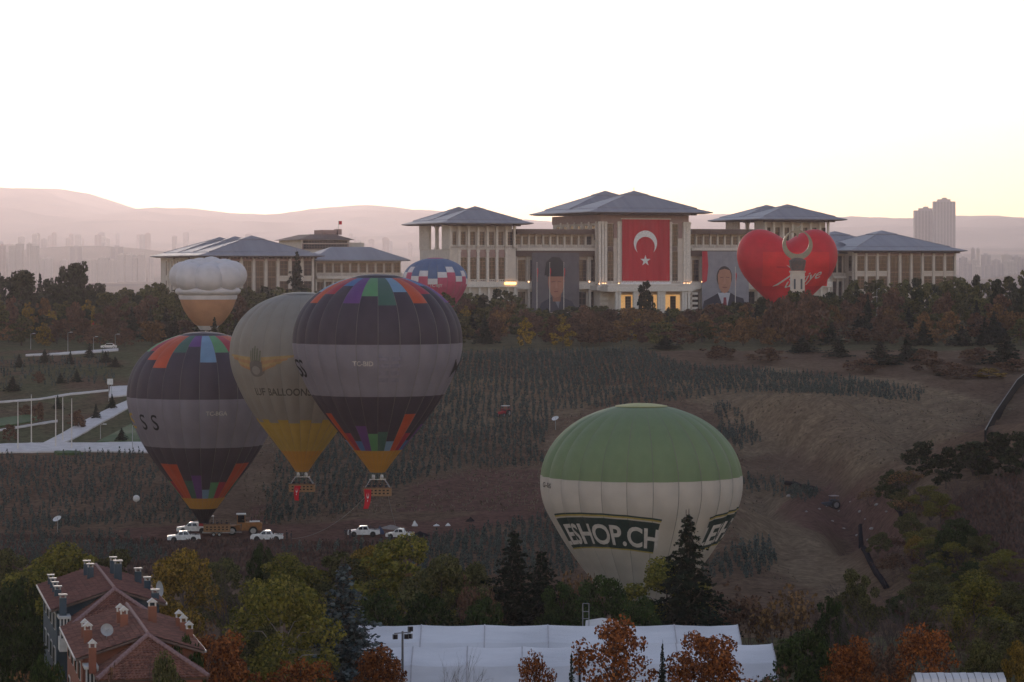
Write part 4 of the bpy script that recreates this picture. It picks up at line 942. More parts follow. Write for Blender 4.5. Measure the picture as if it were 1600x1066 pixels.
# foreground trees: kind, photo column, distance, top row, width in pixels, label
FG = [('birch', 440, 235, 902, 165, 'yellow-green birch with pale trunk beside the blue spruce'), ('spruce', 537, 245, 890, 185, 'blue-grey spruce at the end of the white tents'),
 ('ye', 286, 285, 862, 120, 'golden yellow tree behind the chimneys of the blue house'), ('bare', 372, 282, 880, 95, 'leafless purple-grey tree beside the golden yellow tree'), ('gr', 405, 325, 852, 60, 'dark green tree just below the dirt track by the pickups'),
 ('yg', 452, 315, 866, 110, 'yellow-green tree behind the pale-trunked birch'), ('ol', 528, 318, 862, 110, 'olive tree behind the blue-grey spruce'), ('yg', 618, 300, 846, 140, 'tall yellow-green tree behind the back tent'), ('ol', 690, 292, 868, 120, 'broad olive tree behind the back tent, next to the tall yellow-green one'),
 ('shrub', 748, 288, 898, 70, 'thin brown shrub between the olive tree and the cedars'), ('cedar', 803, 300, 836, 165, 'taller of two dark cedars behind the back tent'), ('cedar', 846, 296, 866, 160, 'shorter of two dark cedars behind the back tent'), ('shrub', 905, 302, 885, 70, 'sparse yellowish shrub at the foot of the green and cream balloon'),
 ('gr', 945, 285, 902, 120, 'dense dark green tree below the green and cream balloon'), ('yg', 1042, 295, 874, 130, 'yellow-green tree half hidden by the single tall cedar'), ('cedar', 1075, 285, 812, 190, 'single tall cedar standing before the green and cream balloon'), ('gr', 1000, 280, 935, 90, 'low dark green tree at the back tent ridge'),
 ('shrub', 1165, 290, 915, 95, 'reddish brown thicket shrub at the end of the back tent'), ('shrub', 1225, 285, 908, 100, 'reddish brown shrub in the thicket below the bare slope'), ('bare', 1275, 292, 920, 90, 'brown leafless tree in the thicket below the bare slope'), ('gr', 1298, 280, 935, 70, 'small dark green tree inside the brown thicket'),
 ('gr', 1262, 238, 985, 130, 'bushy green tree beside the front tent corner'), ('re', 1335, 232, 1000, 95, 'rust-red tree beside the bushy green tree'), ('rs', 1446, 236, 978, 105, 'orange-rust tree before the white tarpaulin'), ('bare', 1402, 268, 915, 130, 'dark spreading leafless tree in the gully mouth'),
 ('bare', 1500, 262, 945, 130, 'dark leafless tree behind the white tarpaulin'), ('yg', 1522, 292, 908, 110, 'yellow-green tree on the bramble bank of the gully mouth'), ('ol', 1565, 268, 965, 110, 'olive tree behind the white tarpaulin end'), ('ye', 1592, 232, 1005, 60, 'small golden tree at the tarpaulin end'), ('ol', 1590, 300, 925, 90, 'olive tree against the bramble hillside foot'),
 ('rs', 960, 230, 968, 135, 'large rust-brown maple before the joint of the front tents'), ('re', 1108, 228, 997, 118, 'dense rust-brown maple before the front tent by the bushy green tree'), ('rs', 836, 226, 1022, 66, 'small rust maple before the front tent by the spruce'), ('pale', 712, 228, 1018, 110, 'pale leafless shrub before the front tent by the spruce'), ('re', 592, 232, 1012, 90, 'rust-red tree at the foot of the blue-grey spruce'),
 ('re', 342, 224, 1000, 130, 'dark rust tree beside the orange house'), ('rs', 470, 226, 1030, 110, 'rust undergrowth tree below the pale-trunked birch'), ('ol', 255, 222, 1015, 90, 'olive tree at the tree-side eave of the orange house'), ('bare', 205, 190, 1025, 110, 'leafless tree in front of the orange house hip'), ('gr', 285, 205, 1000, 95, 'dark green tree covering the tree-side eave of the orange house'), ('shrub', 140, 186, 1050, 110, 'brown shrub before the lower wall of the orange house'), ('gr', 72, 196, 1030, 100, 'dark green tree against the outer wall of the orange house'), ('ol', 262, 196, 1028, 90, 'olive tree over the lower tree-side roof edge of the orange house'), ('bare', 300, 212, 985, 80, 'leafless tree beside the tree-side chimneys of the orange house'),
 ('yg', 92, 292, 852, 150, 'wide yellow-green tree behind the blue house'), ('ol', 165, 300, 862, 110, 'olive tree behind the blue house ridge'), ('gr', 30, 262, 905, 110, 'dark green tree beside the outer wall of the blue house'), ('gr', 28, 235, 985, 110, 'dark green tree below the wall of the blue house'), ('shrub', 52, 222, 1030, 100, 'brown shrub in front of the white bay'), ('ol', 405, 250, 955, 90, 'olive tree behind the pale-trunked birch, beside the leafless one'),
 ('cedar', 1035, 226, 1010, 40, 'slim young cedar between the two rust-brown maples'), ('cedar', 893, 226, 1026, 34, 'slim young cedar before the front tent by the spruce'), ('shrub', 1205, 229, 1040, 60, 'low green-brown shrub before the front tent corner'),
 # fill of the wooded foot
 ('ol', 345, 318, 872, 90, 'olive tree behind the leafless purple-grey tree'), ('ye', 575, 322, 856, 90, 'golden tree between the olive and the tall yellow-green tree'), ('shrub', 655, 315, 872, 80, 'brown shrub behind the tall yellow-green tree'), ('ol', 735, 312, 880, 80, 'olive tree beside the taller dark cedar'), ('gr', 880, 292, 912, 90, 'dark green tree beside the shorter dark cedar'), ('gr', 590, 275, 925, 100, 'dark green tree at the spruce end of the back tent'), ('gr', 665, 280, 930, 110, 'dark green tree behind the back tent under the yellow-green crowns'), ('gr', 760, 279, 935, 90, 'dark green tree at the foot of the cedars'), ('ol', 1340, 300, 890, 70, 'olive tree at the foot of the bare slope'), ('shrub', 1375, 245, 985, 90, 'brown shrub between the rust-red and orange-rust trees'), ('ol', 1540, 235, 1000, 80, 'olive tree at the back of the white tunnel'), ('bare', 1335, 262, 940, 110, 'leafless tree between the thicket and the spreading leafless tree'), ('shrub', 310, 250, 955, 90, 'brown shrub at the inner gutter of the blue house'), ('ol', 20, 300, 862, 100, 'olive tree at the edge of the sapling slope by the houses'), ('ol', 1480, 300, 915, 100, 'olive tree between the two banks of the gully mouth')]
for k, px, D_, top, wpx, lb in FG: ftree(k, px, D_, top, wpx, lb)
GU = [('gr', 1392, 788, 735, 50, 'green bush at the head of the gully'), ('fpn', 1440, 748, 690, 62, 'dark round pine above the gully head'), ('fpn', 1478, 762, 702, 60, 'dark pine beside the round one above the gully head'), ('fpn', 1520, 745, 690, 72, 'dark broad pine below the retaining wall foot'), ('fpn', 1560, 752, 680, 80, 'tall dark pine below the retaining wall'), ('fpn', 1598, 745, 675, 62, 'dark pine past the tall one below the retaining wall'),
 ('bare', 1502, 792, 742, 62, 'leafless tree under the dark pines'), ('bare', 1440, 795, 752, 52, 'leafless tree between gully head and pines'), ('yg', 1470, 818, 772, 46, 'yellow-green bush under the dark pines'), ('ol', 1410, 808, 765, 40, 'olive bush beside the gully head'), ('ol', 1418, 852, 802, 46, 'olive bush by the upper black drain'), ('ye', 1432, 882, 838, 34, 'small golden tree by the black drain in the gully'), ('gr', 1490, 897, 828, 74, 'large dark green tree on the gully bank'), ('ol', 1532, 885, 835, 52, 'olive tree high on the gully bank'),
 ('yg', 1458, 925, 880, 62, 'yellow-green tree lower in the gully'), ('ol', 1372, 872, 832, 40, 'olive bush between the two black drains'), ('shrub', 1396, 908, 866, 46, 'brown shrub at the lower end of the black drain'), ('yg', 1532, 955, 895, 92, 'wide yellow-green tree at the gully mouth'), ('ol', 1585, 962, 908, 80, 'olive tree at the foot of the bramble bank'), ('shrub', 1360, 790, 762, 40, 'brown shrub at the rim of the excavated dirt')]
for k, px, base, top, wpx, lb in GU:
    g_ = gp(px, base); ftree(k, px, g_.y, top, wpx, lb)
gr_ = random.Random(21); GPOLY = [(1355, 800), (1420, 745), (1500, 735), (1600, 715), (1600, 742), (1500, 790), (1470, 830), (1540, 890), (1600, 930), (1600, 1010), (1480, 1000), (1330, 985), (1300, 950), (1380, 935), (1375, 870)]; nG = 0
while nG < 46:
    px, py = gr_.uniform(1300, 1610), gr_.uniform(725, 1010)
    if not bool(in_poly(np.array(px), np.array(py), GPOLY)): continue
    k = gr_.choice(('ol', 'gr', 'shrub', 'bare', 'shrub', 'yg', 'bare')); g_ = gp(px, py); hpx = gr_.uniform(24, 46)*(450/g_.y)**.8; nG += 1
    lb = {'ol': 'olive bush', 'gr': 'dark green bush', 'shrub': 'brown half-bare bush', 'bare': 'leafless bush', 'yg': 'yellow-green bush'}[k]+' in the thicket filling the gully'
    ftree(k, px, g_.y, py-hpx, hpx*1.35, lb, lb.replace(' in ', 'es in '))
# far belt of trees between hillside and palace
belt = random.Random(5); nb_ = 0
LBL = {'fbr': 'brown autumn tree in the wooded belt below the palace', 'for': 'orange autumn tree in the wooded belt below the palace', 'fye': 'yellow autumn tree in the wooded belt below the palace', 'fpn': 'dark rounded pine in the wooded belt below the palace', 'fol': 'olive green poplar in the wooded belt below the palace', 'fce': 'dark tiered cedar in the wooded belt below the palace'}
ZONES = [(165, 'the plaza terraces'), (420, 'the three-roofed wing'), (720, 'the link wing'), (910, 'the grey portrait banner'), (1090, 'the central palace block'), (1320, 'the heart balloon'), (1700, 'the far office wing')]
def belt_tree(kind, px, D_, top):
    z_ = next(n for a, n in ZONES if px < a); row = 'at the palace-side edge of' if D_ > 905 else ('in the middle of' if D_ > 818 else 'at the plantation edge of')
    nm = LBL[kind].split(' in ')[0]; lb = nm+' '+row+' the belt before '+z_
    _belt_tree(kind, px, D_, top, lb, nm+'s '+row+' the belt before '+z_)
def _belt_tree(kind, px, D_, top, lb, gr): ftree(kind, px, D_, top, {'fbr': 6.5, 'for': 6, 'fye': 5.5, 'fpn': 7.5, 'fol': 6.5, 'fce': 6}[kind]*belt.uniform(.85, 1.2)*F/D_*((HOR-top+CZ*0+100)/100)**0, lb, gr)
TOPS = [(0, 430), (60, 432), (85, 424), (120, 415), (140, 432), (180, 452), (240, 440), (300, 448), (400, 452), (560, 450), (620, 446), (720, 450), (790, 455), (830, 484), (900, 482), (960, 486), (1000, 486), (1090, 484), (1150, 480), (1180, 466), (1240, 452), (1300, 458), (1340, 440), (1420, 442), (1500, 436), (1560, 440), (1600, 425)]
def top_at(px): return float(np.interp(px, [a for a, _ in TOPS], [b for _, b in TOPS]))
for D_, step, frac in ((990, 21, 0), (930, 24, .22), (880, 26, .45), (835, 28, .66), (800, 30, .86), (770, 33, 1.0)):
    px = -60+belt.uniform(0, 20)
    while px < 1660:
        x = px+belt.uniform(-8, 8); g_ = at(x, D_); gy = pix(*g_)[1]
        tp = lerp(top_at(x), gy-30-belt.uniform(0, 14), frac)+belt.uniform(-5, 9)
        if x < 160: ks = ['fpn', 'fpn', 'fce'] if frac < .5 else ['fbr', 'fol', 'for', 'fpn', 'fye']
        elif x < 720: ks = ['fol', 'fol', 'fpn', 'fol'] if frac < .3 else (['fbr', 'fol', 'fpn', 'fol'] if frac < .8 else ['fbr', 'fol', 'for', 'fce'])
        elif x < 1300: ks = ['fol', 'fpn', 'fol', 'fce'] if frac < .3 else (['fbr', 'fol', 'for', 'fpn', 'fce'] if frac < .6 else ['fbr', 'for', 'for', 'fbr', 'fol', 'fye', 'fce'])
        else: ks = ['fol', 'fol', 'fpn'] if frac < .3 else (['fpn', 'fol', 'fbr', 'fol'] if frac < .6 else ['fbr', 'fce', 'fol', 'for', 'fce', 'fbr'])
        if not (300 < x < 350 and 755 < D_ < 775) and not (1230 < x < 1262 and 790 < D_ < 810): belt_tree(belt.choice(ks), x, D_+belt.uniform(-14, 14), min(tp, gy-16)); nb_ += 1
        px += step*belt.uniform(.75, 1.25)
for x_, d_, t_ in ((1236, 790, 460), (1250, 786, 457), (1261, 782, 463), (1230, 768, 470), (1256, 764, 468), (1222, 772, 466), (1243, 778, 456), (1266, 774, 462), (1285, 786, 466), (1204, 780, 470)): belt_tree('fol' if x_ % 2 else 'fbr', x_, d_, t_)
# single trees that stand out of the belt
for k, px, D_, top, wpx, lb in [('fpn', 118, 900, 411, 62, 'tall dark pine standing above the tree belt by the terraces'), ('fpn', 30, 880, 428, 90, 'broad dark pine beside the tall dark one in the tree belt'), ('fce', 464, 960, 396, 58, 'tall open cedar before the three-roofed wing'), ('fpn', 1009, 960, 440, 32, 'dark oval pine before the palace portico'),
    ('fce', 1255, 730, 525, 50, 'dark cedar pair member at the plantation edge, closest to the monument'), ('fce', 1310, 715, 528, 45, 'dark cedar at the plantation edge beside the pair'), ('fce', 1375, 690, 535, 70, 'broad dark cedar above the bare eroded slope'), ('fce', 1418, 700, 522, 48, 'slim tall cedar above the bare eroded slope'), ('fce', 1570, 690, 515, 60, 'dark cedar above the retaining wall'), ('fce', 1040, 745, 525, 50, 'wide low cedar at the top edge of the sapling plantation'),
    ('fye', 1545, 660, 575, 60, 'golden tree by the top of the retaining wall'), ('fce', 1475, 665, 590, 30, 'small dark cedar at the edge of the bare eroded slope'), ('fce', 335, 745, 497, 30, 'small cedar in front of the chef balloon collar')]: ftree(k, px, D_, top, wpx, lb)
for px, py in [(1460, 560), (1500, 570), (1440, 545), (1590, 560), (1200, 545), (1120, 540), (1350, 560), (1525, 545)]:
    g_ = gp(px, py+22); ftree('fbr', px, g_.y, py, 45, 'brown autumn tree on the eroded slope above the gully', 'autumn trees of the eroded slope')
for px, py in [(60, 600), (95, 600), (120, 598), (20, 612), (40, 650), (60, 660), (150, 655), (122, 670), (175, 640), (190, 690), (140, 560), (110, 570), (70, 568), (30, 575), (165, 568), (90, 640), (15, 690), (180, 575)]:
    g_ = gp(px, py); ftree('fce' if (px+py) % 3 else 'fbr', px, g_.y, py-belt.uniform(16, 30), belt.uniform(14, 26), 'small garden tree on the terraces beside the white plaza', 'garden trees of the terraces')
# sapling plantation
def sapling_mesh(seed):
    bl = [(0, 0, .35, .38, .35), (0, 0, .85, .42, .45), (0, 0, 1.4, .34, .45), (0, 0, 1.9, .18, .4)]
    v, f = leaves(bl, 46, .34, seed, flat=.6); return v, f
SV = [sapling_mesh(s) for s in range(50, 55)]
SREG = [([(700, 552), (1000, 550), (1085, 575), (1190, 580), (1310, 592), (1445, 612), (1440, 630), (1300, 618), (1190, 612), (1080, 622), (1000, 632), (870, 640), (845, 700), (850, 725), (700, 738), (600, 770), (560, 800), (415, 825), (415, 760), (440, 700), (560, 620)], 1.0),
        ([(0, 715), (225, 712), (300, 790), (320, 820), (160, 822), (0, 838)], .75), ([(0, 842), (170, 838), (250, 850), (260, 880), (0, 890)], .9), ([(700, 812), (850, 782), (900, 800), (900, 905), (640, 900), (640, 850)], 1.0),
        ([(1115, 632), (1150, 640), (1195, 690), (1160, 705), (1120, 680)], 1.5), ([(1150, 745), (1215, 750), (1290, 768), (1260, 785), (1170, 770)], 1.3), ([(1090, 880), (1200, 840), (1215, 880), (1180, 905), (1100, 910)], 1.2), ([(440, 855), (620, 850), (620, 862), (440, 868)], .5), ([(0, 560), (170, 555), (180, 600), (0, 610)], .25)]
X, Y = np.meshgrid(np.arange(-125, 110, 1.35), np.arange(330, 800, 1.5)); r_ = np.random.default_rng(9)
X = X+r_.normal(0, .28, X.shape); Y = Y+r_.normal(0, .45, Y.shape)+X*.3; X, Y = X.ravel(), Y.ravel(); Z = Hh(X, Y); U, V = 800+F*X/Y, HOR-F*(Z-CZ)/Y
dens = np.zeros(len(X)); nz = fbm(X/12, Y/12)+.5
for poly, d_ in SREG: dens = np.maximum(dens, in_poly(U+20*(nz-.5), V+10*(nz-.5), poly)*d_)
keep = (r_.random(len(X)) < dens*np.clip(.45+nz*.9, .3, 1)*.9); keep &= ~in_poly(U, V, DIRT[0]) & ~in_poly(U, V, DIRT[2])
X, Y, Z = X[keep], Y[keep], Z[keep]; order = np.argsort(Y); X, Y, Z = X[order], Y[order], Z[order]
SM = [np_mesh('sapling', v, f, LSA) for v, f in SV]
vis = [i for i in range(len(X)) if -5 < 800+F*X[i]/Y[i] < 1605 and not (500 < 0)][:0]
big = 0; allv, allf, base = [], [], 0
for i in range(len(X)):
    sc_ = float(r_.uniform(.36, .82)); a = float(r_.uniform(0, 6.28)); k = i % 5; u_ = 800+F*X[i]/Y[i]; v_ = HOR-F*(Z[i]-CZ)/Y[i]
    if big < 296 and 0 < u_ < 1600 and v_ < 868 and not (850 < u_ < 1155 and v_ > 650):
        o = link('sapling', SM[k], None, (X[i], Y[i], Z[i]-.05), a); o.scale = (sc_, sc_, sc_*1.1); big += 1
        tag(o, 'small blue-green conifer sapling planted on the earthen hillside', 'sapling', 'saplings of the hillside plantation')
    else:
        v, f = SV[k]; ca, sa = math.cos(a), math.sin(a)
        allv.append(np.stack([(v[:, 0]*ca-v[:, 1]*sa)*sc_+X[i], (v[:, 0]*sa+v[:, 1]*ca)*sc_+Y[i], v[:, 2]*sc_*1.1+Z[i]-.05], -1)); allf.append(f+base); base += len(v)
o = link('sapling_plantation', np_mesh('sapling_plantation', np.concatenate(allv), np.concatenate(allf), LSA)); tag(o, 'dense rows of small conifer saplings covering the hillside', 'saplings', kind='stuff')
# dry grass tufts and brush on the open slopes
def tufts(name, poly, n, mtl, hgt, label, wd=.5, seed=3):
    r = np.random.default_rng(seed); xs = [p[0] for p in poly]; ys = [p[1] for p in poly]
    A = [gp(a, b) for a, b in poly]; x0, x1 = min(p.x for p in A), max(p.x for p in A); y0, y1 = min(p.y for p in A), max(p.y for p in A)
    x = r.uniform(x0, x1, n*3); y = r.uniform(y0, y1, n*3); z = Hh(x, y); k = in_poly(800+F*x/y, HOR-F*(z-CZ)/y, poly) & (fbm(x/5, y/5)+.5 > r.uniform(.2, .7, n*3)); x, y, z = x[k][:n], y[k][:n], z[k][:n]; m = len(x)
    q = 3; v = []; 
    for j in range(q):
        a = r.uniform(0, 6.28, m); h = hgt*r.uniform(.4, 1.3, m); w_ = wd*r.uniform(.5, 1.2, m); lx, ly = r.normal(0, .3, m)*h, r.normal(0, .3, m)*h
        dx, dy = np.cos(a)*w_*.5, np.sin(a)*w_*.5; v.append(np.stack([np.stack([x-dx, y-dy, z-.05], -1), np.stack([x+dx, y+dy, z-.05], -1), np.stack([x+lx+dx*.3, y+ly+dy*.3, z+h], -1), np.stack([x+lx-dx*.3, y+ly-dy*.3, z+h], -1)], 1))
    v = np.concatenate(v).reshape(-1, 3); tag(link(name, np_mesh(name, v, np.arange(len(v)).reshape(-1, 4), mtl)), label, 'grass', kind='stuff')
GRS = mat('dry_grass', (.22, .17, .12), (.13, .095, .07), scale=.2, isl=.5, rough=.9); BRM = mat('bramble', (.13, .07, .055), (.075, .05, .045), scale=.2, isl=.5, rough=.9)
tufts('dry_grass', [(1000, 590), (1440, 600), (1590, 640), (1400, 730), (1240, 720), (1160, 850), (1350, 960), (1290, 940), (1150, 880), (1000, 640)], 3500, GRS, .22, 'dry tan grass over the eroded slope above the gully')
tufts('bramble', [(1480, 790), (1600, 730), (1600, 960), (1560, 960), (1470, 850)], 5000, BRM, .9, 'reddish brown bramble covering the steep bank', .7)
tufts('brush', [(0, 838), (260, 845), (640, 850), (640, 900), (0, 900)], 5000, BRM, .6, 'low brown brush below the dirt track', .5); tufts('weeds', [(380, 560), (1000, 550), (860, 800), (640, 800), (380, 830)], 7000, GRS, .35, 'tan weeds between the sapling rows', .4)
# ---------------------------------------------------------------- tiled houses
TILE = mat('clay_tile', (.21, .088, .066), (.13, .058, .046), scale=1.6, rough=.8, bump=.02, isl=.5); TILE2 = mat('clay_tile_orange', (.24, .105, .075), (.145, .066, .05), scale=1.6, rough=.8, bump=.02, isl=.5); RIDGE = mat('ridge_tile', (.30, .19, .19), (.2, .12, .12), scale=3)
BLUEW = mat('blue_render', (.05, .075, .10), (.035, .055, .075), scale=.8); ORW = mat('orange_render', (.27, .10, .065), (.2, .08, .052), scale=.8); WHP = mat('white_paint', (.62, .60, .58)); ZINC = mat('zinc', (.36, .35, .34), rough=.5); GL2 = mat('house_glass', (.05, .06, .07), rough=.1, spec=.6)
def tiled(root, a, b, c, d, m, name='roof'):
    """tile courses on the quad a-b (eave) to d-c (ridge): each course a stepped, waved strip of pantiles"""
    a, b, c, d = map(Vector, (a, b, c, d)); up = ((d-a)+(c-b)); L_ = max((d-a).length, (c-b).length); Wd = max((b-a).length, (c-d).length)
    nrm = (b-a if (b-a).length > .1 else c-d).cross(d-a).normalized(); n = max(2, int(L_/.36)); mb = MB()
    for i in range(n):
        p0, q0 = a.lerp(d, i/n), b.lerp(c, i/n); p1, q1 = a.lerp(d, (i+1.12)/n if i < n-1 else 1), b.lerp(c, (i+1.12)/n if i < n-1 else 1)
        w_ = (q0-p0).length; k = max(1, int(w_/.27))
        for j in range(k):
            u0, u1 = j/k, (j+1)/k; um = (u0+u1)/2
            P0, P1, PM_ = p0.lerp(q0, u0), p0.lerp(q0, u1), p0.lerp(q0, um); Q0, Q1, QM = p1.lerp(q1, u0), p1.lerp(q1, u1), p1.lerp(q1, um); jit = nrm*random.uniform(0, .02)
            mb.add([P0+nrm*.05+jit, PM_+nrm*.12+jit, P1+nrm*.05+jit, Q1, QM+nrm*.06, Q0, P0-nrm*.02, P1-nrm*.02], [(0, 1, 4, 5), (1, 2, 3, 4), (6, 7, 2, 1, 0)])
    o = mb.build(name, m, root); o['kind'] = 'stuff'
    under = MB(); under.add([a-nrm*.04, b-nrm*.04, c-nrm*.04, d-nrm*.04, a-nrm*.2, b-nrm*.2, c-nrm*.2, d-nrm*.2], [(0, 1, 2, 3), (7, 6, 5, 4), (0, 4, 5, 1), (1, 5, 6, 2), (2, 6, 7, 3), (3, 7, 4, 0)]); under.build('roof_deck', SOFF, root)
    return o
def ridge(root, p, q, r=.14):
    p, q = Vector(p), Vector(q); n = max(2, int((q-p).length/.4)); me = MB(); me.tube((0, 0, 0), (0, 0, .44), r*1.05, r*.9, 7); m_ = me.mesh('ridge_tile', RIDGE); rot = (q-p).to_track_quat('Z', 'Y').to_euler()
    for i in range(n): o = link('ridge_tile', m_, root, p.lerp(q, i/n)); o.rotation_euler = rot
def chimney(root, x, y, z0, h, w_, wall, cowl, roof=False):
    b = MB(); b.box(x-w_/2, x+w_/2, y-w_/2*.8, y+w_/2*.8, z0-1.2, z0+h); c = b.build('chimney', wall, root)
    b = MB()
    if roof:
        for sx in (-1, 1): b.box(x+sx*w_*.38-.05, x+sx*w_*.38+.05, y-w_*.3, y+w_*.3, z0+h, z0+h+.3)
        b.add([(x-w_*.62, y-w_*.55, z0+h+.3), (x+w_*.62, y-w_*.55, z0+h+.3), (x+w_*.62, y+w_*.55, z0+h+.3), (x-w_*.62, y+w_*.55, z0+h+.3), (x, y-w_*.55, z0+h+.6), (x, y+w_*.55, z0+h+.6)], [(3, 2, 1, 0), (0, 1, 4), (2, 3, 5), (1, 2, 5, 4), (3, 0, 4, 5)])
    else:
        for sx in (-1, 1):
            for sy in (-1, 1): b.box(x+sx*w_*.36-.05, x+sx*w_*.36+.05, y+sy*w_*.28-.05, y+sy*w_*.28+.05, z0+h, z0+h+.22)
        b.box(x-w_*.62, x+w_*.62, y-w_*.52, y+w_*.52, z0+h+.22, z0+h+.32)
    b.build('cowl', cowl, c)
def house(label, pr, back, ang_dir, zr, wall, tile, W2l, W2r, L_, chims, orange):
    """local frame: +y runs along the ridge away from the viewer, x to the right; origin under the front end of the ridge"""
    ang = math.atan2(-(ang_dir[0]), ang_dir[1]); gz = H1(pr[0], pr[1])
    r = thing('tiled_house', label, 'house', (pr[0], pr[1], gz), ang); hr = zr-gz; drop = .31; hl, hr_ = hr-W2l*drop, hr-W2r*drop
    tiled(r, (-W2l-.5, L_+.4, hl-.2), (-W2l-.5, -.4, hl-.2), (0, -.4, hr), (0, L_+.4, hr), tile); tiled(r, (W2r+.5, -.4, hr_-.2), (W2r+.5, L_+.4, hr_-.2), (0, L_+.4, hr), (0, -.4, hr), tile)
    ridge(r, (0, -.4, hr+.08), (0, L_+.4, hr+.08))
    b = MB(); b.prism([(-W2l, 0), (W2r, 0), (W2r, hr_-.3), (0, hr-.35), (-W2l, hl-.3)], 'y', .1, L_); b.build('wall', wall, r)
    g = MB(); g.box(-W2l-.62, -W2l-.48, -.4, L_+.4, hl-.32, hl-.16); g.build('gutter', ZINC, r); g = MB(); g.box(W2r+.48, W2r+.62, -.4, L_+.4, hr_-.32, hr_-.16); g.build('gutter', ZINC, r)
    # hipped front bay
    bw, bl, ev = 3.5, 4.3, hr-2.6
    tiled(r, (-bw-.4, -bl-.3, ev), (bw+.4, -bl-.3, ev), (.03, -.5, hr-.12), (-.03, -.5, hr-.12), tile)
    tiled(r, (-bw-.4, .2, ev), (-bw-.4, -bl-.3, ev), (0, -.5, hr-.14), (0, .2, hr-.14), tile); tiled(r, (bw+.4, -bl-.3, ev), (bw+.4, .2, ev), (0, .2, hr-.14), (0, -.5, hr-.14), tile)
    ridge(r, (-bw-.4, -bl-.3, ev+.1), (0, -.5, hr), .17); ridge(r, (bw+.4, -bl-.3, ev+.1), (0, -.5, hr), .17)
    b = MB(); b.box(-bw, bw, -bl, .1, 0, ev-.1); b.build('bay_wall', wall, r)
    for (x, y, h, w_) in chims:
        x *= .84 if x < 0 else .7; z = hr-abs(x)*drop; h *= .62; w_ *= .66; chimney(r, x, y, z, h, w_, wall, ZINC if not orange else WHP, orange)
    # windows and enclosed balcony
    for zz in (hl-2.1, hl-4.9):
        for y in (2.5, 6.5, 10.5, 14.5):
            if y < L_-1:
                b = MB(); b.box(-W2l-.06, -W2l+.02, y-.8, y+.8, zz, zz+1.4); f = b.build('window', WHP, r); b = MB(); b.box(-W2l-.09, -W2l-.03, y-.68, y-.05, zz+.1, zz+1.3); b.box(-W2l-.09, -W2l-.03, y+.05, y+.68, zz+.1, zz+1.3); b.build('pane', GL2, f)
    b = MB(); x0, x1, y0, y1, z0, z1 = -W2l+.1, -bw-.1, -1.9, .08, hl-3.4, hl-.55
    b.box(x0, x1, y0, y1, z0, z0+1.05); b.box(x0-.1, x1, y0-.12, y1, z1-.2, z1)
    for i in range(4):
        x = lerp(x0, x1-.12, i/3); b.box(x, x+.12, y0, y0+.1, z0+1.05, z1-.2)
    o = b.build('glazed_balcony', WHP, r); b = MB(); b.box(x0+.05, x1-.05, y0+.12, y0+.16, z0+1.06, z1-.21); b.build('pane', GL2, o)
    return r
A = P(178, 919, 232); Bk = P(150, 882, 250); d_ = ((Bk.x-A.x), (Bk.y-A.y)); zr = A.z
h1 = house('blue-walled house with red tiled roof and grey chimneys, farther of the two tiled houses', (A.x, A.y), None, d_, zr, BLUEW, TILE, 4.6, 3.7, 18., [(-4.9, 15.5, .9, .75), (-4.9, 12.6, .9, .75), (-4.9, 9.6, .9, .75), (-4.9, 6.4, .9, .85), (-1.4, 13.5, 1.6, .8), (-1.3, 10.6, 1.6, .8), (1.5, 13.2, 2.0, .8), (1.6, 9.2, 2.2, .95), (4.4, 12.0, 1.6, .85), (5.0, 8.2, 1.2, .8), (-5.0, -1.2, 1.2, .85), (4.9, .8, .8, .9)], False)
A2 = P(230, 990, 204); B2_ = P(198, 942, 221.5); d_ = ((B2_.x-A2.x), (B2_.y-A2.y))
h2 = house('orange-walled house with tiled roof, satellite dish and orange chimneys, nearer of the two tiled houses', (A2.x, A2.y), None, d_, A2.z, ORW, TILE2, 4.6, 3.6, 17.5, [(-4.6, 8.5, 1.2, .8), (-4.6, 5.2, 1.5, .9), (-1.4, 9.4, 1.4, .85), (-1.3, 7.0, 1.5, .85), (1.7, 9.2, 2.0, .95), (4.9, 11.5, 1.2, .8), (5.0, 8.8, 1.2, .8), (5.2, 6.0, 1.0, .8), (-4.8, -2.0, 1.0, .8)], True)
ds = MB(); ds.lathe([(.02, .0), (.3, .03), (.55, .12), (.68, .22)], 18); o = ds.build('satellite_dish', mat('dish_grey', (.42, .42, .43)), h2, (-2.6, 4.0, P(230, 990, 204).z-h2.location.z-.2)); o.rotation_euler = (R(70), 0, R(10)); o.scale = (.7, .7, .7); b = MB(); b.tube((0, 0, 0), (.2, 0, .6), .03); b.tube((0, 0, 0), (0, -.9, -.3), .04); b.build('dish_arm', STEEL, o)
ds2 = ds.build('satellite_dish', MATS['dish_grey'], h1, (4.2, 6.5, P(178, 919, 232).z-h1.location.z-.9)); ds2.rotation_euler = (R(80), 0, R(60)); b = MB(); b.tube((0, 0, 0), (0, -1.0, -.3), .04); b.build('dish_arm', STEEL, ds2)
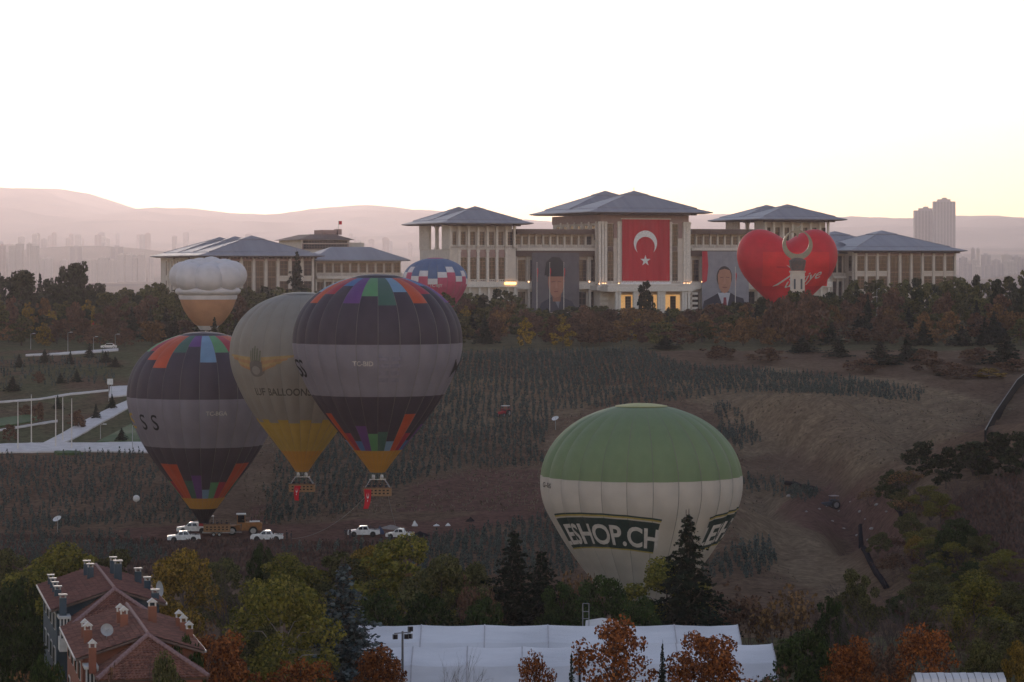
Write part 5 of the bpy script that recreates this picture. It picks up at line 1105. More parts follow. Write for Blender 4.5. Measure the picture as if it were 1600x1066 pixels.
# ---------------------------------------------------------------- white marquee tents
PVC = mat('white_pvc', (.72, .69, .71), (.56, .54, .56), scale=.3, rough=.5, bump=.09, bscale=.7, stretch=(.35, 1, 1), detail=7); SEAM = mat('pvc_seam', (.52, .48, .50))
def tent(px0, px1, D_, py0, py1, label, bays):
    p0, p1 = P(px0, py0, D_), P(px1, py1, D_); g = H1(p0.x, D_); L_ = (p1-p0).length; r = thing('marquee_tent', label, 'tent', (p0.x, p0.y, g), math.atan2(p1.y-p0.y, p1.x-p0.x)); h = (p0.z+p1.z)/2-g
    sec = [(-6.2, 0), (-6.1, h-2.6), (-4.2, h-1.1), (0, h), (4.2, h-1.1), (6.1, h-2.6), (6.2, 0)]
    for k in range(bays):
        x0, x1 = L_*k/bays, L_*(k+1)/bays; n = 7; mb = MB(); vs = []
        for i in range(n+1):
            u = i/n; sag = .12*math.sin(math.pi*u)
            for q, (y, z) in enumerate(sec): vs.append((lerp(x0+.05, x1-.05, u), y*(1-.004*sag), z-(sag if 0 < z else 0)*(1 if q in (2, 3, 4) else .4)+random.uniform(-.015, .015)))
        mb.add(vs, [(i*7+q, (i+1)*7+q, (i+1)*7+q+1, i*7+q+1) for i in range(n) for q in range(6)]); mb.build('roof_panel', PVC, r)
    for k in range(bays+1):
        x = L_*k/bays; b = MB()
        for (ya, za), (yb, zb) in zip(sec, sec[1:]): b.tube((x, ya, za+.02), (x, yb, zb+.02), .07, n=4)
        b.build('frame_arch', SEAM, r)
    for x, s_ in ((0, -1), (L_, 1)):
        b = MB(); b.add([(x, y, z) for y, z in sec], [tuple(range(7))]); b.build('gable_wall', PVC, r)
    return r
tent(560, 1152, 272, 982, 971, 'long white marquee tent farthest from the houses road, behind the two front tents', 6); tent(560, 901, 257, 1014, 1007, 'white marquee tent in the front row between blue-grey spruce and rust-brown maple', 4); tent(906, 1206, 256.5, 1009, 1003, 'white marquee tent in the front row beside the bushy green tree', 4)
r = thing('frame_rig', 'small white frame and tarpaulin heap behind the back tent ridge', 'rig', at(925, 279)); hz = P(925, 978, 279).z-r.location.z
b = MB(); b.add([(-1.2, 0, 0), (3.8, 0, 0), (3.4, .8, 0), (-.8, .8, 0), (-.6, .3, hz+.5), (1.0, .3, hz+.75), (2.6, .3, hz+.45)], [(0, 1, 6, 5, 4), (3, 4, 5, 6, 2), (0, 4, 3), (1, 2, 6)]); b.build('tarpaulin', PVC, r)
b = MB()
for x in (-.9, -.3): b.tube((x, 0, 0), (x, 0, hz+2.2), .04)
for z in (hz+.7, hz+1.4, hz+2.2): b.tube((-.9, 0, z), (-.3, 0, z), .03)
b.build('frame', STEEL, r)
# floodlight mast
D_ = 240; g = at(629, D_); r = thing('floodlight_mast', 'slim mast with crossbar of four floodlights in front of the tents', 'light mast', g); hz = P(0, 990, D_).z-g.z
b = MB(); b.tube((0, 0, 0), (0, 0, hz+.2), .14, .09); b.build('pole', mat('galvanised', (.2, .2, .21), rough=.5, metal=.5), r); b = MB(); b.tube((-.7, 0, hz), (.7, 0, hz+.12), .05); b.build('crossbar', MATS['galvanised'], r)
b = MB(); b.box(-.2, .2, -.12, .12, -.42, 0); b.box(-.17, .17, -.135, -.12, -.39, -.03, 1); me = b.mesh('floodlight', [MATS['galvanised'], GLASS])
for x, dz, a in ((-.62, -.06, .3), (.35, -.04, -.2), (.62, .0, -.4), (.66, .6, .5)): link('floodlight', me, r, (x, -.05, hz+dz), a)
# white polytunnel at lower right
A, Bq = at(1428, 232), at(1568, 232); n = 12; L_ = Bq.x-A.x; r = thing('polytunnel', 'low white sheeted tunnel behind the orange-rust tree', 'tunnel', A); hz = P(0, 1051, 232).z-A.z
for k in range(n):
    mb = MB(); vs = []
    for x in (L_*k/n+.02, L_*(k+1)/n-.02):
        for q in range(9):
            a = math.pi*q/8; vs.append((x, -3.2*math.cos(a), hz*math.sin(a)**.7+random.uniform(-.03, .03)*(0 < q < 8)))
    mb.add(vs, [(q, 9+q, 10+q, q+1) for q in range(8)]); mb.build('cover_panel', PVC, r)
for x in (0, L_):
    mb = MB(); mb.add([(x, -3.2*math.cos(math.pi*q/8), hz*.97*math.sin(math.pi*q/8)**.7) for q in range(9)], [tuple(range(9))]); mb.build('end_wall', PVC, r)
# ---------------------------------------------------------------- vehicles on the dirt track
CARW = mat('white_car_paint', (.78, .77, .78), rough=.25, spec=.5); TYRE = mat('tyre', (.02, .02, .022)); RIM = mat('rim', (.4, .4, .42), rough=.35, metal=.7); CGL = mat('car_glass', (.02, .022, .028), rough=.08, spec=.7); BLKP = mat('black_plastic', (.03, .03, .032)); REDL = mat('tail_lamp', (.4, .02, .02)); HEADL = mat('head_lamp', (.7, .7, .72), rough=.1)
YEL = mat('loader_yellow', (.34, .15, .05), (.24, .11, .04), scale=2); REDP = mat('red_paint', (.42, .04, .045), (.3, .03, .04), scale=2); CANV = mat('white_canopy', (.75, .74, .74)); DKB = mat('dark_tarp', (.02, .02, .026), spec=.0)
def wheel(parent, x, y, r, w_):
    b = MB(); b.lathe([(r*.62, -w_/2), (r*.92, -w_/2), (r, -w_*.3), (r, w_*.3), (r*.92, w_/2), (r*.62, w_/2)], 18); t = b.build('wheel', TYRE, parent, (x, y, r), smooth=False); t.rotation_euler = (R(90), 0, 0)
    b = MB(); b.lathe([(.02, -w_*.42), (r*.62, -w_*.40), (r*.62, w_*.40), (.02, w_*.42)], 14); b.build('rim', RIM, t)
def pickup(loc, rz, label, closed=None, old=False):
    """front towards -x, length 5.3 m"""
    r = thing('pickup_truck', label, 'pickup', loc, rz); W_ = .9
    low = [(-2.6, .45), (-2.62, .75), (-2.5, .98), (-1.35, 1.12), (-.9, 1.14), (2.6, 1.10), (2.66, .55), (2.3, .42)]
    b = MB(); b.prism(low, 'y', -W_, W_); o = b.build('body', CARW, r); bv = o.modifiers.new('b', 'BEVEL'); bv.width = .06; bv.segments = 2
    cabx = 2.55 if closed else .95
    cab = [(-1.30, 1.1), (-.62, 1.72), (-.3, 1.80), (cabx-.35, 1.80), (cabx, 1.1)]
    b = MB(); vs = [(x, sy*(W_-.02 if z < 1.2 else W_-.17), z) for sy in (-1, 1) for x, z in cab]; n = 5
    b.add(vs, [tuple(range(n)), tuple(range(2*n-1, n-1, -1))]+[(i, (i+1) % n, n+(i+1) % n, n+i) for i in range(n)]); c = b.build('cab', CARW, r)
    def side_glass(x0, x1, x2, x3):
        for sy in (-1, 1):
            b = MB(); yy = lambda z: sy*((W_-.02)-(z-1.2)*.25+.012); q = [(x0, 1.2), (x1, 1.2), (x2, 1.66), (x3, 1.66)]; b.add([(x, yy(z), z) for x, z in q], [(0, 1, 2, 3)]); b.build('side_window', CGL, c)
    side_glass(-1.05, -.15, -.15, -.55); side_glass(-.05, .75, .55, -.05)
    b = MB(); b.add([(-1.26, -.74, 1.15), (-1.26, .74, 1.15), (-.68, .66, 1.70), (-.68, -.66, 1.70)], [(0, 1, 2, 3)]); b.v = [(x-.02, y, z+.02) for x, y, z in b.v]; b.build('windscreen', CGL, c)
    if closed:
        for sy in (-1, 1): b = MB(); b.add([(1.0, sy*(W_+.0), 1.12), (2.4, sy*(W_+.0), 1.12), (2.2, sy*(W_-.13), 1.68), (1.0, sy*(W_-.13), 1.68)], [(0, 1, 2, 3)]); b.build('canopy_side', closed, c)
    else:
        b = MB(); b.box(1.05, 2.55, -.75, .75, 1.0, 1.115); b.build('load_bed', BLKP, r)
        b = MB(); b.tube((1.1, -.8, 1.12), (1.1, -.72, 1.75), .04); b.tube((1.1, .8, 1.12), (1.1, .72, 1.75), .04); b.tube((1.1, -.72, 1.75), (1.1, .72, 1.75), .04); b.tube((1.1, -.74, 1.7), (2.2, -.82, 1.14), .035); b.tube((1.1, .74, 1.7), (2.2, .82, 1.14), .035); b.build('roll_bar', BLKP, r)
    for x in (-1.6, 1.55):
        for sy in (-1, 1): wheel(r, x, sy*.80, .39, .26)
        for sy in (-1, 1): b = MB(); b.lathe([(.02, 0), (.47, 0), (.47, .02), (.02, .02)], 18); a_ = b.build('wheel_arch', BLKP, r, (x, sy*(W_+.001) if sy > 0 else -W_-.021, .45)); a_.rotation_euler = (R(90), 0, 0); a_.location.y = sy*(W_-.01)+(.02 if sy > 0 else 0)
    b = MB(); b.box(-2.72, -2.55, -.8, .8, .42, .66); b.build('front_bumper', BLKP, r); b = MB(); b.box(2.6, 2.76, -.85, .85, .46, .62); b.build('rear_bumper', BLKP, r)
    b = MB(); b.box(-2.66, -2.58, -.42, .42, .70, .92); b.build('grille', BLKP, r)
    for sy in (-1, 1):
        b = MB(); b.box(-2.64, -2.4, sy*.62-.2, sy*.62+.2, .78, .95); b.build('headlight', HEADL, r); b = MB(); b.box(2.58, 2.68, sy*.8-.09, sy*.8+.09, .72, 1.06); b.build('tail_light', REDL, r); b = MB(); b.box(-.95, -.8, sy*1.0-.1, sy*1.0+.1, 1.12, 1.3); b.build('mirror', CARW, r)
    return r
pickup(gp(287, 847), R(8), 'white pickup parked lowest on the track, nearest the tiled houses'); pickup(gp(301, 833), R(6), 'white canopy pickup with red rear side next to the trailer', REDP); pickup(gp(417, 846), R(2), 'white pickup on the track below the wheel loader'); pickup(gp(568, 839), R(3), 'white pickup parked by the blue bundle with two figures at its nose')
r0 = pickup(gp(625, 842), R(-12), 'battered white open truck beside the black tarpaulin'); r0.scale = (.85, .9, .95)
# trailer with passenger basket
g = gp(339, 838); r = thing('flatbed_trailer', 'low two-axle trailer carrying the wicker basket under the black balloon mouth', 'trailer', g, R(3))
b = MB(); b.box(-2.4, 2.6, -1.0, 1.0, .55, .72); b.box(2.6, 4.1, -.06, .06, .56, .68); b.build('deck', mat('trailer_grey', (.3, .28, .27)), r)
for x in (-.5, .45):
    for sy in (-1, 1): wheel(r, x, sy*1.06, .33, .2)
for sy in (-1, 1): b = MB(); b.box(-1.0, .95, sy*1.06-.14, sy*1.06+.14, .70, .76); b.build('mudguard', BLKP, r)
r2 = thing('passenger_basket', 'large wicker passenger basket standing on the trailer', 'basket', g+Vector((0, 0, .72)), R(3)); basket(r2, 0, 4.4, 1.7, 1.25)
b = MB(); b.box(-2.0, -.5, -.8, .8, 2.5, 2.62); b.build('burner_tray', ZINC, r2); b = MB()
for x in (-1.9, -.6):
    for y in (-.7, .7): b.tube((x, y, 1.25), (x, y, 2.5), .035)
b.build('burner_frame', STEEL, r2)
for i in range(5): person(g+Vector((-1.6+i*.8, .15*(-1)**i, .82)), .6*i, i % 3, 'dark-clothed person standing in the basket on the trailer', 'crew in the trailer basket')
# wheel loader
g = gp(375, 836); r = thing('wheel_loader', 'yellow-orange wheel loader with white cab roof beside the trailer', 'loader', g, R(5))
b = MB(); b.prism([(.2, .8), (3.6, .8), (3.7, 1.9), (3.2, 2.2), (.4, 2.1)], 'y', -.95, .95); o = b.build('engine_housing', YEL, r); b = MB(); b.box(1.6, 3.3, -.8, .8, 2.16, 2.3); b.build('engine_cover', CANV, o); b = MB(); b.tube((1.9, .4, 2.2), (1.9, .4, 3.0), .08); b.build('exhaust', BLKP, o)
b = MB(); b.prism([(-2.2, .8), (.1, .8), (.1, 1.7), (-1.8, 1.6)], 'y', -.6, .6); b.build('front_frame', YEL, r)
b = MB(); b.box(-.5, .9, -.75, .75, 1.9, 2.1)
for x in (-.45, .85):
    for y in (-.7, .7): b.tube((x, y, 2.0), (x*.9, y*.95, 3.4), .06)
c = b.build('cab', YEL, r); b = MB(); b.box(-.62, 1.0, -.85, .85, 3.4, 3.58); b.build('cab_roof', CANV, c); b = MB(); b.box(-.40, .80, -.64, .64, 2.12, 3.36); b.build('cab_glass', CGL, c)
for sy in (-1, 1):
    b = MB(); b.prism([(-.2, 1.7), (-2.0, 1.5), (-3.4, .7), (-3.5, .45), (-3.2, .5), (-1.9, 1.15), (-.2, 1.35)], 'y', sy*.5-.1, sy*.5+.1); b.build('lift_arm', YEL, r)
b = MB(); b.prism([(-3.3, .15), (-4.4, .12), (-4.4, .2), (-3.5, .35), (-3.35, .9), (-3.7, 1.35), (-3.6, 1.42), (-3.2, 1.0)], 'y', -1.35, 1.35); b.build('bucket', YEL, r)
for x in (-1.3, 2.2):
    for sy in (-1, 1): wheel(r, x, sy*1.05, .75, .55); b = MB(); b.prism([(x-.85, 1.15), (x-.5, 1.62), (x+.5, 1.62), (x+.85, 1.15), (x+.8, 1.25), (x+.5, 1.68), (x-.5, 1.68), (x-.8, 1.25)][:8], 'y', sy*1.05-.3, sy*1.05+.3) if False else b.box(x-.6, x+.6, sy*1.05-.3, sy*1.05+.3, 1.55, 1.63); b.build('fender', YEL, r)
# tractors on the slopes
def tractor(px, py, rz, label, body, canopy):
    r = thing('tractor', label, 'tractor', gp(px, py), rz)
    b = MB(); b.prism([(-1.7, .7), (.3, .7), (.3, 1.35), (-1.5, 1.25), (-1.75, 1.1)], 'y', -.38, .38); b.build('bonnet', body, r); b = MB(); b.box(.3, 1.3, -.5, .5, .6, 1.0); b.box(.7, 1.1, -.3, .3, 1.0, 1.5); b.build('seat_deck', BLKP, r)
    for x, rr, w_ in ((-1.2, .45, .28), (.8, .8, .42)):
        for sy in (-1, 1): wheel(r, x, sy*.75, rr, w_)
    b = MB()
    for x in (.15, 1.3):
        for y in (-.55, .55): b.tube((x, y, 1.0), (x, y, 2.3), .04)
    c = b.build('cab_frame', body, r); b = MB(); b.box(.0, 1.45, -.7, .7, 2.3, 2.42); b.build('canopy', canopy, c)
    for sy in (-1, 1): b = MB(); b.box(.2, 1.4, sy*.75-.25, sy*.75+.25, 1.6, 1.68); b.build('fender', body, r)
    b = MB(); b.tube((-.9, .2, 1.2), (-.9, .2, 2.0), .05); b.build('exhaust', BLKP, r); return r
tractor(787, 652, R(60), 'red tractor with white canopy between the sapling rows', REDP, CANV); tractor(1297, 796, R(20), 'dark tractor with pinkish canopy on the excavated dirt', mat('dull_blue', (.06, .07, .09)), mat('faded_canopy', (.42, .34, .33)))
# people on the track
for i, (px, py, rz, k, lb) in enumerate([(448, 846, 1.2, 1, 'dark-clothed person holding the tether rope behind the pickup, closer to the pickup'), (455, 847, -1.4, 1, 'dark-clothed person holding the tether rope end'), (540, 842, .5, 0, 'dark-clothed person standing apart before the pickup by the blue bundle'), (547, 842, -.8, 1, 'dark-clothed person touching the nose of the pickup by the blue bundle')]): person(gp(px, py), rz, k, lb)
# bundles and debris
def heap(px, py, wpx, hm, mtl, name, label, seed):
    g = gp(px, py); w_ = wpx*g.y/F/2; r = random.Random(seed); mb = MB(); n, k = 14, 5; vs = []
    for j in range(k+1):
        u = j/k; 
        for i in range(n): a = 2*math.pi*i/n; q = (1-u**1.6)*r.uniform(.8, 1.1)+.02; vs.append((w_*q*math.cos(a), w_*.6*q*math.sin(a), -.15+hm*u*r.uniform(.8, 1.1)))
    mb.add(vs, [(j*n+i, j*n+(i+1) % n, (j+1)*n+(i+1) % n, (j+1)*n+i) for j in range(k) for i in range(n)]+[tuple(range(k*n, k*n+n))]); tag(mb.build(name, mtl, None, g), label, 'heap')
heap(656, 838, 34, .9, DKB, 'tarpaulin_heap', 'black tarpaulin heap on the track beside the battered open truck', 1); heap(594, 835, 15, 1.5, mat('blue_tarp', (.06, .08, .14)), 'bundle', 'blue wrapped bundle behind the parked pickup', 2); heap(648, 822, 10, 1.1, CANV, 'sack_heap', 'white sacks stacked at the back of the track', 3)
heap(682, 822, 14, .5, CANV, 'sack_heap', 'low white sacks strewn past the stacked ones', 4); heap(700, 822, 10, .6, CANV, 'sack_heap', 'small white sack heap at the plantation edge', 5); heap(610, 826, 40, .7, mat('rubble', (.3, .26, .24)), 'rubble_heap', 'low grey rubble heap behind the battered truck', 6); heap(735, 815, 16, .9, DKB, 'equipment_heap', 'dark equipment heap at the sapling edge', 7)
# tethered white lighting balloon
g = gp(213, 792); r = thing('lighting_balloon', 'small white spherical balloon tethered over the sapling slope', 'balloon', g); b = MB(); rr = 5.4*g.y/F; zc = P(213, 779, g.y).z-g.z
b.lathe([(max(.01, rr*math.cos(a)), rr*math.sin(a)) for a in np.linspace(-1.57, 1.57, 13)], 22, c=(0, 0, zc)); b.build('sphere', CANV, r, smooth=True); b = MB(); b.tube((0, 0, 0), (0, 0, zc-rr+.02), .03); b.build('tether', ROPE, r); b = MB(); b.box(-.12, .3, -rr-.02, -rr+.3, zc-rr*.5, zc-rr*.3) if False else b.box(.15, .4, -.2, .05, zc-rr*1.02, zc-rr*.75); b.build('valve', BLKP, r)
# dish masts
for px, py, top, lb in ((868, 672, 655, 'thin mast with white dish among the saplings above the green balloon'), (90, 832, 812, 'thin mast with white dish at the foot of the sapling slope')):
    g = gp(px, py); r = thing('dish_mast', lb, 'mast', g); z = P(px, top, g.y).z-g.z; b = MB(); b.tube((0, 0, 0), (0, 0, z+.3), .05); b.build('pole', ZINC, r); b = MB(); b.lathe([(.02, 0), (.4, .05), (.75, .25)], 14); o = b.build('dish', CANV, r, (0, -.1, z)); o.rotation_euler = (R(30), R(-20), 0)
# black drain lines in the gully
def drain(pts, label):
    P_ = [gp(a, b) for a, b in pts]; b = MB()
    Q = []
    for p, q in zip(P_, P_[1:]):
        for i in range(5): x, y = lerp(p.x, q.x, i/5), lerp(p.y, q.y, i/5); Q.append(Vector((x, y, H1(x, y)+.25)))
    Q.append(P_[-1]+Vector((0, 0, .25)))
    for p, q in zip(Q, Q[1:]): b.tube(p, q, .42, .42, 7)
    tag(b.build('drain_pipe', DKB, None, off=P_[-1], loc=P_[-1]), label, 'pipe')
drain([(1345, 825), (1350, 860), (1370, 900), (1385, 922)], 'black drain line curving down the gully beside the bare slope'); drain([(1398, 790), (1413, 830), (1425, 870), (1438, 905)], 'black drain line among the gully trees'); drain([(1228, 757), (1250, 763), (1276, 768)], 'short dark pipe lying above the excavated dirt')
# retaining wall on the right crest
pts = [gp(1538, 692), gp(1552, 662), gp(1570, 635), gp(1588, 608), gp(1600, 598)]; r = thing('retaining_wall', 'dark panelled retaining wall with pale coping climbing the bramble hillside', 'wall', pts[0])
for p, q in zip(pts, pts[1:]):
    d = q-p; n = max(1, int(d.length/6))
    for i in range(n):
        a, c = p.lerp(q, i/n)-pts[0], p.lerp(q, (i+.97)/n)-pts[0]; h = 2.0; b = MB()
        b.add([a+Vector((0, 0, -.6)), c+Vector((0, 0, -.6)), c+Vector((0, 0, h)), a+Vector((0, 0, h)), a+Vector((.35, .1, -.6)), c+Vector((.35, .1, -.6)), c+Vector((.35, .1, h)), a+Vector((.35, .1, h))], [(0, 1, 2, 3), (7, 6, 5, 4), (3, 2, 6, 7), (0, 4, 5, 1), (0, 3, 7, 4), (1, 5, 6, 2)]); b.build('wall_panel', mat('wall_dark_mesh', (.03, .03, .032), spec=0), r)
        b = MB(); b.tube(a+Vector((.17, .05, h+.08)), c+Vector((.17, .05, h+.08)), .1, n=4); b.build('coping', mat('grey_coping', (.22, .20, .19)), r)
# stones on the excavated dirt
sm = MB(); sm.lathe([(.05, -.2), (.42, -.1), (.5, .1), (.3, .32), (.05, .4)], 7); sme = sm.mesh('rock', mat('pale_rock', (.42, .37, .34), (.3, .26, .24), scale=4)); rr = random.Random(8)
for px, py in [(1232, 776), (1260, 800), (1280, 796), (1330, 785), (1344, 802), (1352, 812), (1370, 790), (1300, 815), (1318, 828), (1290, 780), (1362, 828), (1385, 800), (1312, 800), (1340, 838), (1356, 845)]:
    o = link('rock', sme, None, gp(px, py), rr.uniform(0, 6)); k = rr.uniform(.5, 1.1); o.scale = (k, k*rr.uniform(.7, 1.2), k*.8); tag(o, 'pale loose rock on the excavated dirt', 'rock', 'rocks on the excavated dirt')
# ---------------------------------------------------------------- white plaza, paths and lawn on the plaza terraces
PAVE = mat('pale_paving', (.62, .57, .56), (.52, .47, .46), scale=.6); LAWN = mat('lawn', (.055, .10, .025), (.04, .075, .02), scale=.8)
def draped(name, line0, line1, m, n=14, k=5, lift=.22, label=None, cat=None, kind='structure'):
    """a thick sheet over the ground between two photo polylines"""
    def along(L_, t):
        i = min(int(t*(len(L_)-1)), len(L_)-2); f = t*(len(L_)-1)-i; return (lerp(L_[i][0], L_[i+1][0], f), lerp(L_[i][1], L_[i+1][1], f))
    mb = MB(); vs = []; o = None
    for i in range(n+1):
        a, b = gp(*along(line0, i/n)), gp(*along(line1, i/n))
        for j in range(k+1):
            x, y = lerp(a.x, b.x, j/k), lerp(a.y, b.y, j/k); vs.append((x, y, H1(x, y)+lift))
    m_ = len(vs); vs += [(x, y, z-lift-.5) for x, y, z in vs]; q = k+1; fs = [(i*q+j, (i+1)*q+j, (i+1)*q+j+1, i*q+j+1) for i in range(n) for j in range(k)]
    for i in range(n): fs += [(i*q, m_+i*q, m_+(i+1)*q, (i+1)*q), (i*q+k, (i+1)*q+k, m_+(i+1)*q+k, m_+i*q+k)]
    fs += [(j, j+1, m_+j+1, m_+j) for j in range(k)]+[(n*q+j, m_+n*q+j, m_+n*q+j+1, n*q+j+1) for j in range(k)]
    mb.add(vs, fs); ob = mb.build(name, m, None); ob['kind'] = kind; return ob
draped('plaza_pavement', [(-60, 709), (60, 708), (150, 707), (240, 709)], [(-60, 698), (60, 694), (150, 694), (240, 693)], PAVE, 20, 5, .3); draped('path', [(60, 698), (95, 680), (130, 660), (170, 640), (205, 625)], [(85, 700), (120, 685), (150, 667), (185, 648), (215, 632)], PAVE, 14, 3, .3); draped('path', [(170, 622), (215, 618)], [(172, 606), (215, 604)], PAVE, 6, 3, .3)
draped('lawn', [(150, 693), (185, 675), (205, 664)], [(225, 693), (222, 690), (220, 680)], LAWN, 10, 4, .26); draped('lawn', [(90, 712), (130, 712)], [(85, 708.5), (125, 708.5)], LAWN, 8, 2, .5); draped('path', [(40, 557), (90, 555.5), (120, 554), (185, 549)], [(40, 555.5), (90, 553), (120, 550.5), (185, 546)], PAVE, 14, 2, .3); draped('path', [(-20, 632), (60, 626), (110, 618), (170, 612)], [(-20, 630.5), (60, 624.5), (110, 616.5), (170, 610.5)], PAVE, 12, 2, .28); draped('path', [(-20, 678), (40, 668), (90, 660)], [(-20, 676.3), (40, 666.3), (90, 658.3)], PAVE, 10, 2, .28)
draped('lawn', [(-30, 672), (40, 662), (60, 658)], [(-30, 660), (40, 650), (60, 648)], LAWN, 8, 3, .24)
for px, py, top in ((28, 704, 628), (49, 694, 618), (87, 700, 620), (98, 690, 622), (112, 703, 624)):
    g = gp(px, py); r = thing('flagpole', 'bare white flagpole on the white plaza', 'flagpole', g, 0, 'flagpoles on the white plaza'); z = P(px, top, g.y).z-g.z; b = MB(); b.tube((0, 0, 0), (0, 0, z), .13, .07, 8); b.build('pole', TRIM, r); b = MB(); b.lathe([(.01, z+.2), (.14, z+.1), (.01, z)], 8); b.lathe([(.35, 0), (.35, .25), (.13, .3)], 10); b.build('fitting', STEEL, r)
def lamp(px, py, top, label, group):
    g = gp(px, py); r = thing('street_lamp', label, 'lamp', g, 0, group); z = P(px, top, g.y).z-g.z; b = MB(); b.tube((0, 0, 0), (0, 0, z), .09, .06); b.tube((0, 0, z), (.9, 0, z+.15), .05); b.build('pole', ZINC, r); b = MB(); b.box(.5, 1.2, -.14, .14, z+.08, z+.22); b.build('lamp_head', CANV, r)
for px, py, top in ((157, 686, 664), (207, 703, 665), (146, 548, 527), (180, 546, 523), (48, 546, 522), (106, 550, 520)): lamp(px, py, top, 'slim street lamp by the paths of the plaza terraces', 'street lamps of the plaza terraces')
for px, py, top in ((1370, 505, 452), (798, 500, 462), (1580, 500, 455), (1018, 495, 455)): lamp(px, py, top, 'tall street lamp rising from the tree belt', 'street lamps of the tree belt')
g = gp(172, 628); r = thing('information_sign', 'white rectangular sign board on posts above the plaza path', 'sign', g); s_ = g.y/F; zt = P(0, 592, g.y).z-g.z; b = MB(); b.box(-4.5*s_, 4.5*s_, -.06, .06, zt-9*s_, zt); b.build('board', CANV, r); b = MB(); b.tube((-.3, .1, 0), (-.3, .1, zt-.3), .06); b.tube((.3, .1, 0), (.3, .1, zt-.3), .06); b.build('post', ZINC, r)
r = thing('parked_car', 'small white car parked by the upper terrace path', 'car', gp(170, 545), R(5))
b = MB(); b.prism([(-2.1, .3), (-2.1, .8), (-1.1, .92), (-.6, 1.42), (.9, 1.45), (1.6, .95), (2.1, .88), (2.1, .3)], 'y', -.85, .85); b.build('body', CARW, r); b = MB(); b.box(-.75, 1.1, -.87, .87, .95, 1.32); b.build('side_window', CGL, r)
for x in (-1.3, 1.3):
    for sy in (-1, 1): wheel(r, x, sy*.76, .32, .2)
g = gp(146, 520); r = thing('red_marker_balloon', 'small red marker hanging above the autumn trees by the terraces', 'marker', g); z = P(0, 507, g.y).z-g.z; b = MB(); b.lathe([(.02, z-1.0), (.5, z-.5), (.62, z+.2), (.3, z+.8), (.02, z+.9)], 10); b.build('envelope', REDC, r, smooth=True); b = MB(); b.tube((0, 0, 0), (0, 0, z+4.5), .04); b.build('pole', ZINC, r)
# ---------------------------------------------------------------- hazy city
TW = [mat('tower_cream', (.52, .47, .43)), mat('tower_grey', (.34, .31, .32)), mat('tower_rose', (.42, .31, .29))]; TWB = mat('tower_window', (.06, .06, .075), rough=.3)
cr = random.Random(11)
TCACHE = {}
def tower(px, D_, py_top, wpx, kind, label, group=None, crown=False):
    x = (px-800)/F*D_; g = float(Hfar(np.array(x), np.array(D_))); zt = CZ-(py_top-HOR)/F*D_; h = max(12., zt-g); w_ = wpx*D_/F; fl = max(3, int(h/3.4))
    r = thing('apartment_tower', label, 'building', (x, D_, g-2), cr.uniform(-.25, .25), group)
    key = (round(h/6), round(w_/5), kind)
    if key not in TCACHE:
        H_, W_ = key[0]*6.+3, max(2, key[1])*5.; d_ = min(W_, 22.); b = MB(); b.box(-W_/2, W_/2, -d_/2, d_/2, 0, H_); b.box(-W_*.2, W_*.2, -d_*.2, d_*.2, H_, H_+4); n = int(H_/3.4); nx = max(3, int(W_/4)); wb = MB()
        for k in range(1, n):
            for i in range(nx):
                x0 = -W_/2+W_*(i+.2)/nx; wb.box(x0, x0+W_*.6/nx, -d_/2-.12, -d_/2+.02, k*3.4+.9, k*3.4+2.5)
            for i in range(3): y0 = -d_/2+d_*(i+.2)/3; wb.box(-W_/2-.12, -W_/2+.02, y0, y0+d_*.6/3, k*3.4+.9, k*3.4+2.5); wb.box(W_/2-.02, W_/2+.12, y0, y0+d_*.6/3, k*3.4+.9, k*3.4+2.5)
        bal = MB()
        for k in range(1, n): bal.box(-W_*.12, W_*.12, -d_/2-1.2, -d_/2-.13, k*3.4, k*3.4+1.1)
        TCACHE[key] = (b.mesh('wall', TW[kind]), wb.mesh('windows', TWB), bal.mesh('balconies', TW[0]))
    a, wm, bm_ = TCACHE[key]; link('wall', a, r); o = link('window_rows', wm, r); o['kind'] = 'stuff'; o = link('balcony_stack', bm_, r); o['kind'] = 'stuff'
    return r
for px, D_, top, wpx, k, gl in ([(x, 8600, 384+cr.uniform(-3, 4), cr.uniform(8, 11), cr.choice((0, 2)), 0) for x in (4, 20, 31, 46, 55)]+[(x, 9200, cr.uniform(398, 410), cr.uniform(8, 12), 0, 0) for x in (66, 76, 100, 196, 206, 216)]+[(119, 9400, 385, 18, 1, 0), (183, 9400, 386, 19, 1, 0)]+[(x, 8400, cr.uniform(403, 412), cr.uniform(14, 20), 0, 0) for x in (142, 162, 176)]+[(x, 8800, cr.uniform(396, 404), cr.uniform(8, 12), 0, 0) for x in (190, 202, 211, 222, 236)]):
    tower(px, D_, top, wpx, k, 'hazy apartment tower in the nearer city beyond the pines and three-roofed wing', 'nearer apartment towers beyond the pines')
for i in range(46):
    px = cr.uniform(-20, 235) if i % 3 else cr.uniform(235, 650); tower(px, cr.uniform(12500, 15500), cr.uniform(364, 384), cr.uniform(5, 11), cr.choice((0, 1, 2)), 'pale apartment tower in the far city under the mountains', 'far apartment towers under the mountains')
for px, D_, top, wpx in [(1520, 9200, 390, 4), (1528, 9200, 389, 4), (1505, 8600, 404, 12), (1522, 8600, 408, 10), (1540, 8800, 400, 16), (1556, 8600, 406, 12), (1572, 8800, 398, 16), (1588, 8800, 400, 14), (1600, 8400, 404, 12), (1512, 8200, 414, 14), (1580, 8000, 410, 18), (1545, 8200, 414, 14), (1528, 8000, 418, 10), (1564, 8300, 412, 9)]: tower(px, D_, top, wpx, cr.choice((0, 0, 1)), 'hazy apartment tower in the city beyond the far office wing', 'apartment towers beyond the far office wing')
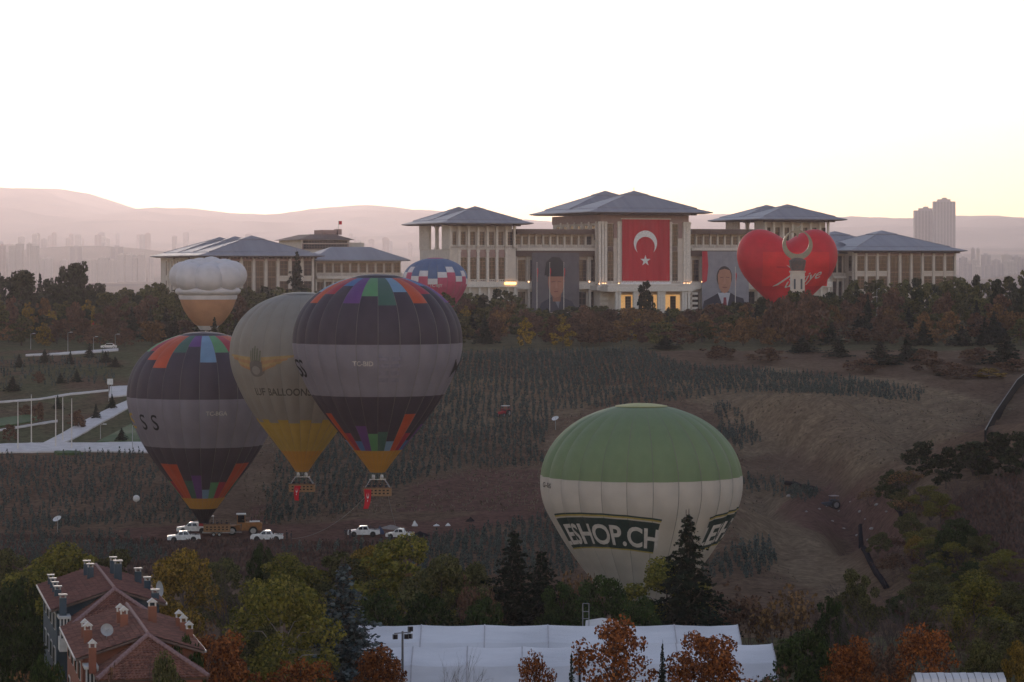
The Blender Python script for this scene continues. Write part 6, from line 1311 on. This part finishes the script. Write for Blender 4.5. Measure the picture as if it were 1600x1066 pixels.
# the two tall towers on the skyline
for px, D_, py, wpx, lb in ((1446, 9100, 329, 36, 'lower stepped tower of the skyline pair'), (1475, 9000, 315, 34, 'taller stepped tower of the skyline pair')):
    x = (px-800)/F*D_; g = float(Hfar(np.array(x), np.array(float(D_))))-3; h = CZ-(py-HOR)/F*D_-g; w_ = wpx*D_/F; r = thing('skyscraper', lb, 'building', (x, D_, g)); b = MB(); b.box(-w_/2, w_/2, -14, 14, 0, h); b.build('wall', TW[1], r); b = MB(); b.box(-w_*.3, w_*.28, -10, 10, h, h+7); b.box(-w_*.1, w_*.12, -6, 6, h+7, h+12); b.tube((0, 0, h+12), (0, 0, h+20), .5, n=5); b.build('crown', TW[1], r)
    wb = MB(); nx, nf = 7, int(h/4)
    for k in range(1, nf):
        for i in range(nx): x0 = -w_/2+w_*(i+.2)/nx; wb.box(x0, x0+w_*.6/nx, -14.15, -13.98, k*4+1, k*4+3)
    o = wb.build('window_rows', TWB, r); o['kind'] = 'stuff'
# far woods between palace and city
def wood(name, x0, x1, y0, y1, n, label, seed):
    r = np.random.default_rng(seed); x = r.uniform(x0, x1, n); y = r.uniform(y0, y1, n); z = Hfar(x, y); v = []; bl = [(x[i], y[i], z[i]+3, 6*r.uniform(.6, 1.3), 5*r.uniform(.6, 1.3)) for i in range(n)]; v, f = leaves(bl, n*60, 2.6, seed); tag(link(name, np_mesh(name, v, f, LPN)), label, 'wood', kind='stuff')
wood('far_wood', -560, -180, 2700, 3600, 700, 'hazy far wood on the plain behind the tall dark pine', 1); wood('far_wood', 330, 700, 2500, 3400, 500, 'hazy far wood on the plain behind the far office wing trees', 2)
# ---------------------------------------------------------------- haze: the air between here and the mountains
hb = MB(); hb.box(-9100, 9100, -140, 30300, -16, 960); hm = bpy.data.materials.new('haze_air'); hm.use_nodes = True; t = hm.node_tree; t.nodes.clear(); o_ = t.nodes.new('ShaderNodeOutputMaterial'); pv = t.nodes.new('ShaderNodeVolumePrincipled'); pv.inputs['Color'].default_value = (.97, .88, .95, 1); pv.inputs['Density'].default_value = .00005; pv.inputs['Anisotropy'].default_value = .68; t.links.new(pv.outputs[0], o_.inputs['Volume'])
ho = hb.build('haze', hm); tag(ho, 'pale pinkish haze filling the air', 'haze', kind='stuff')
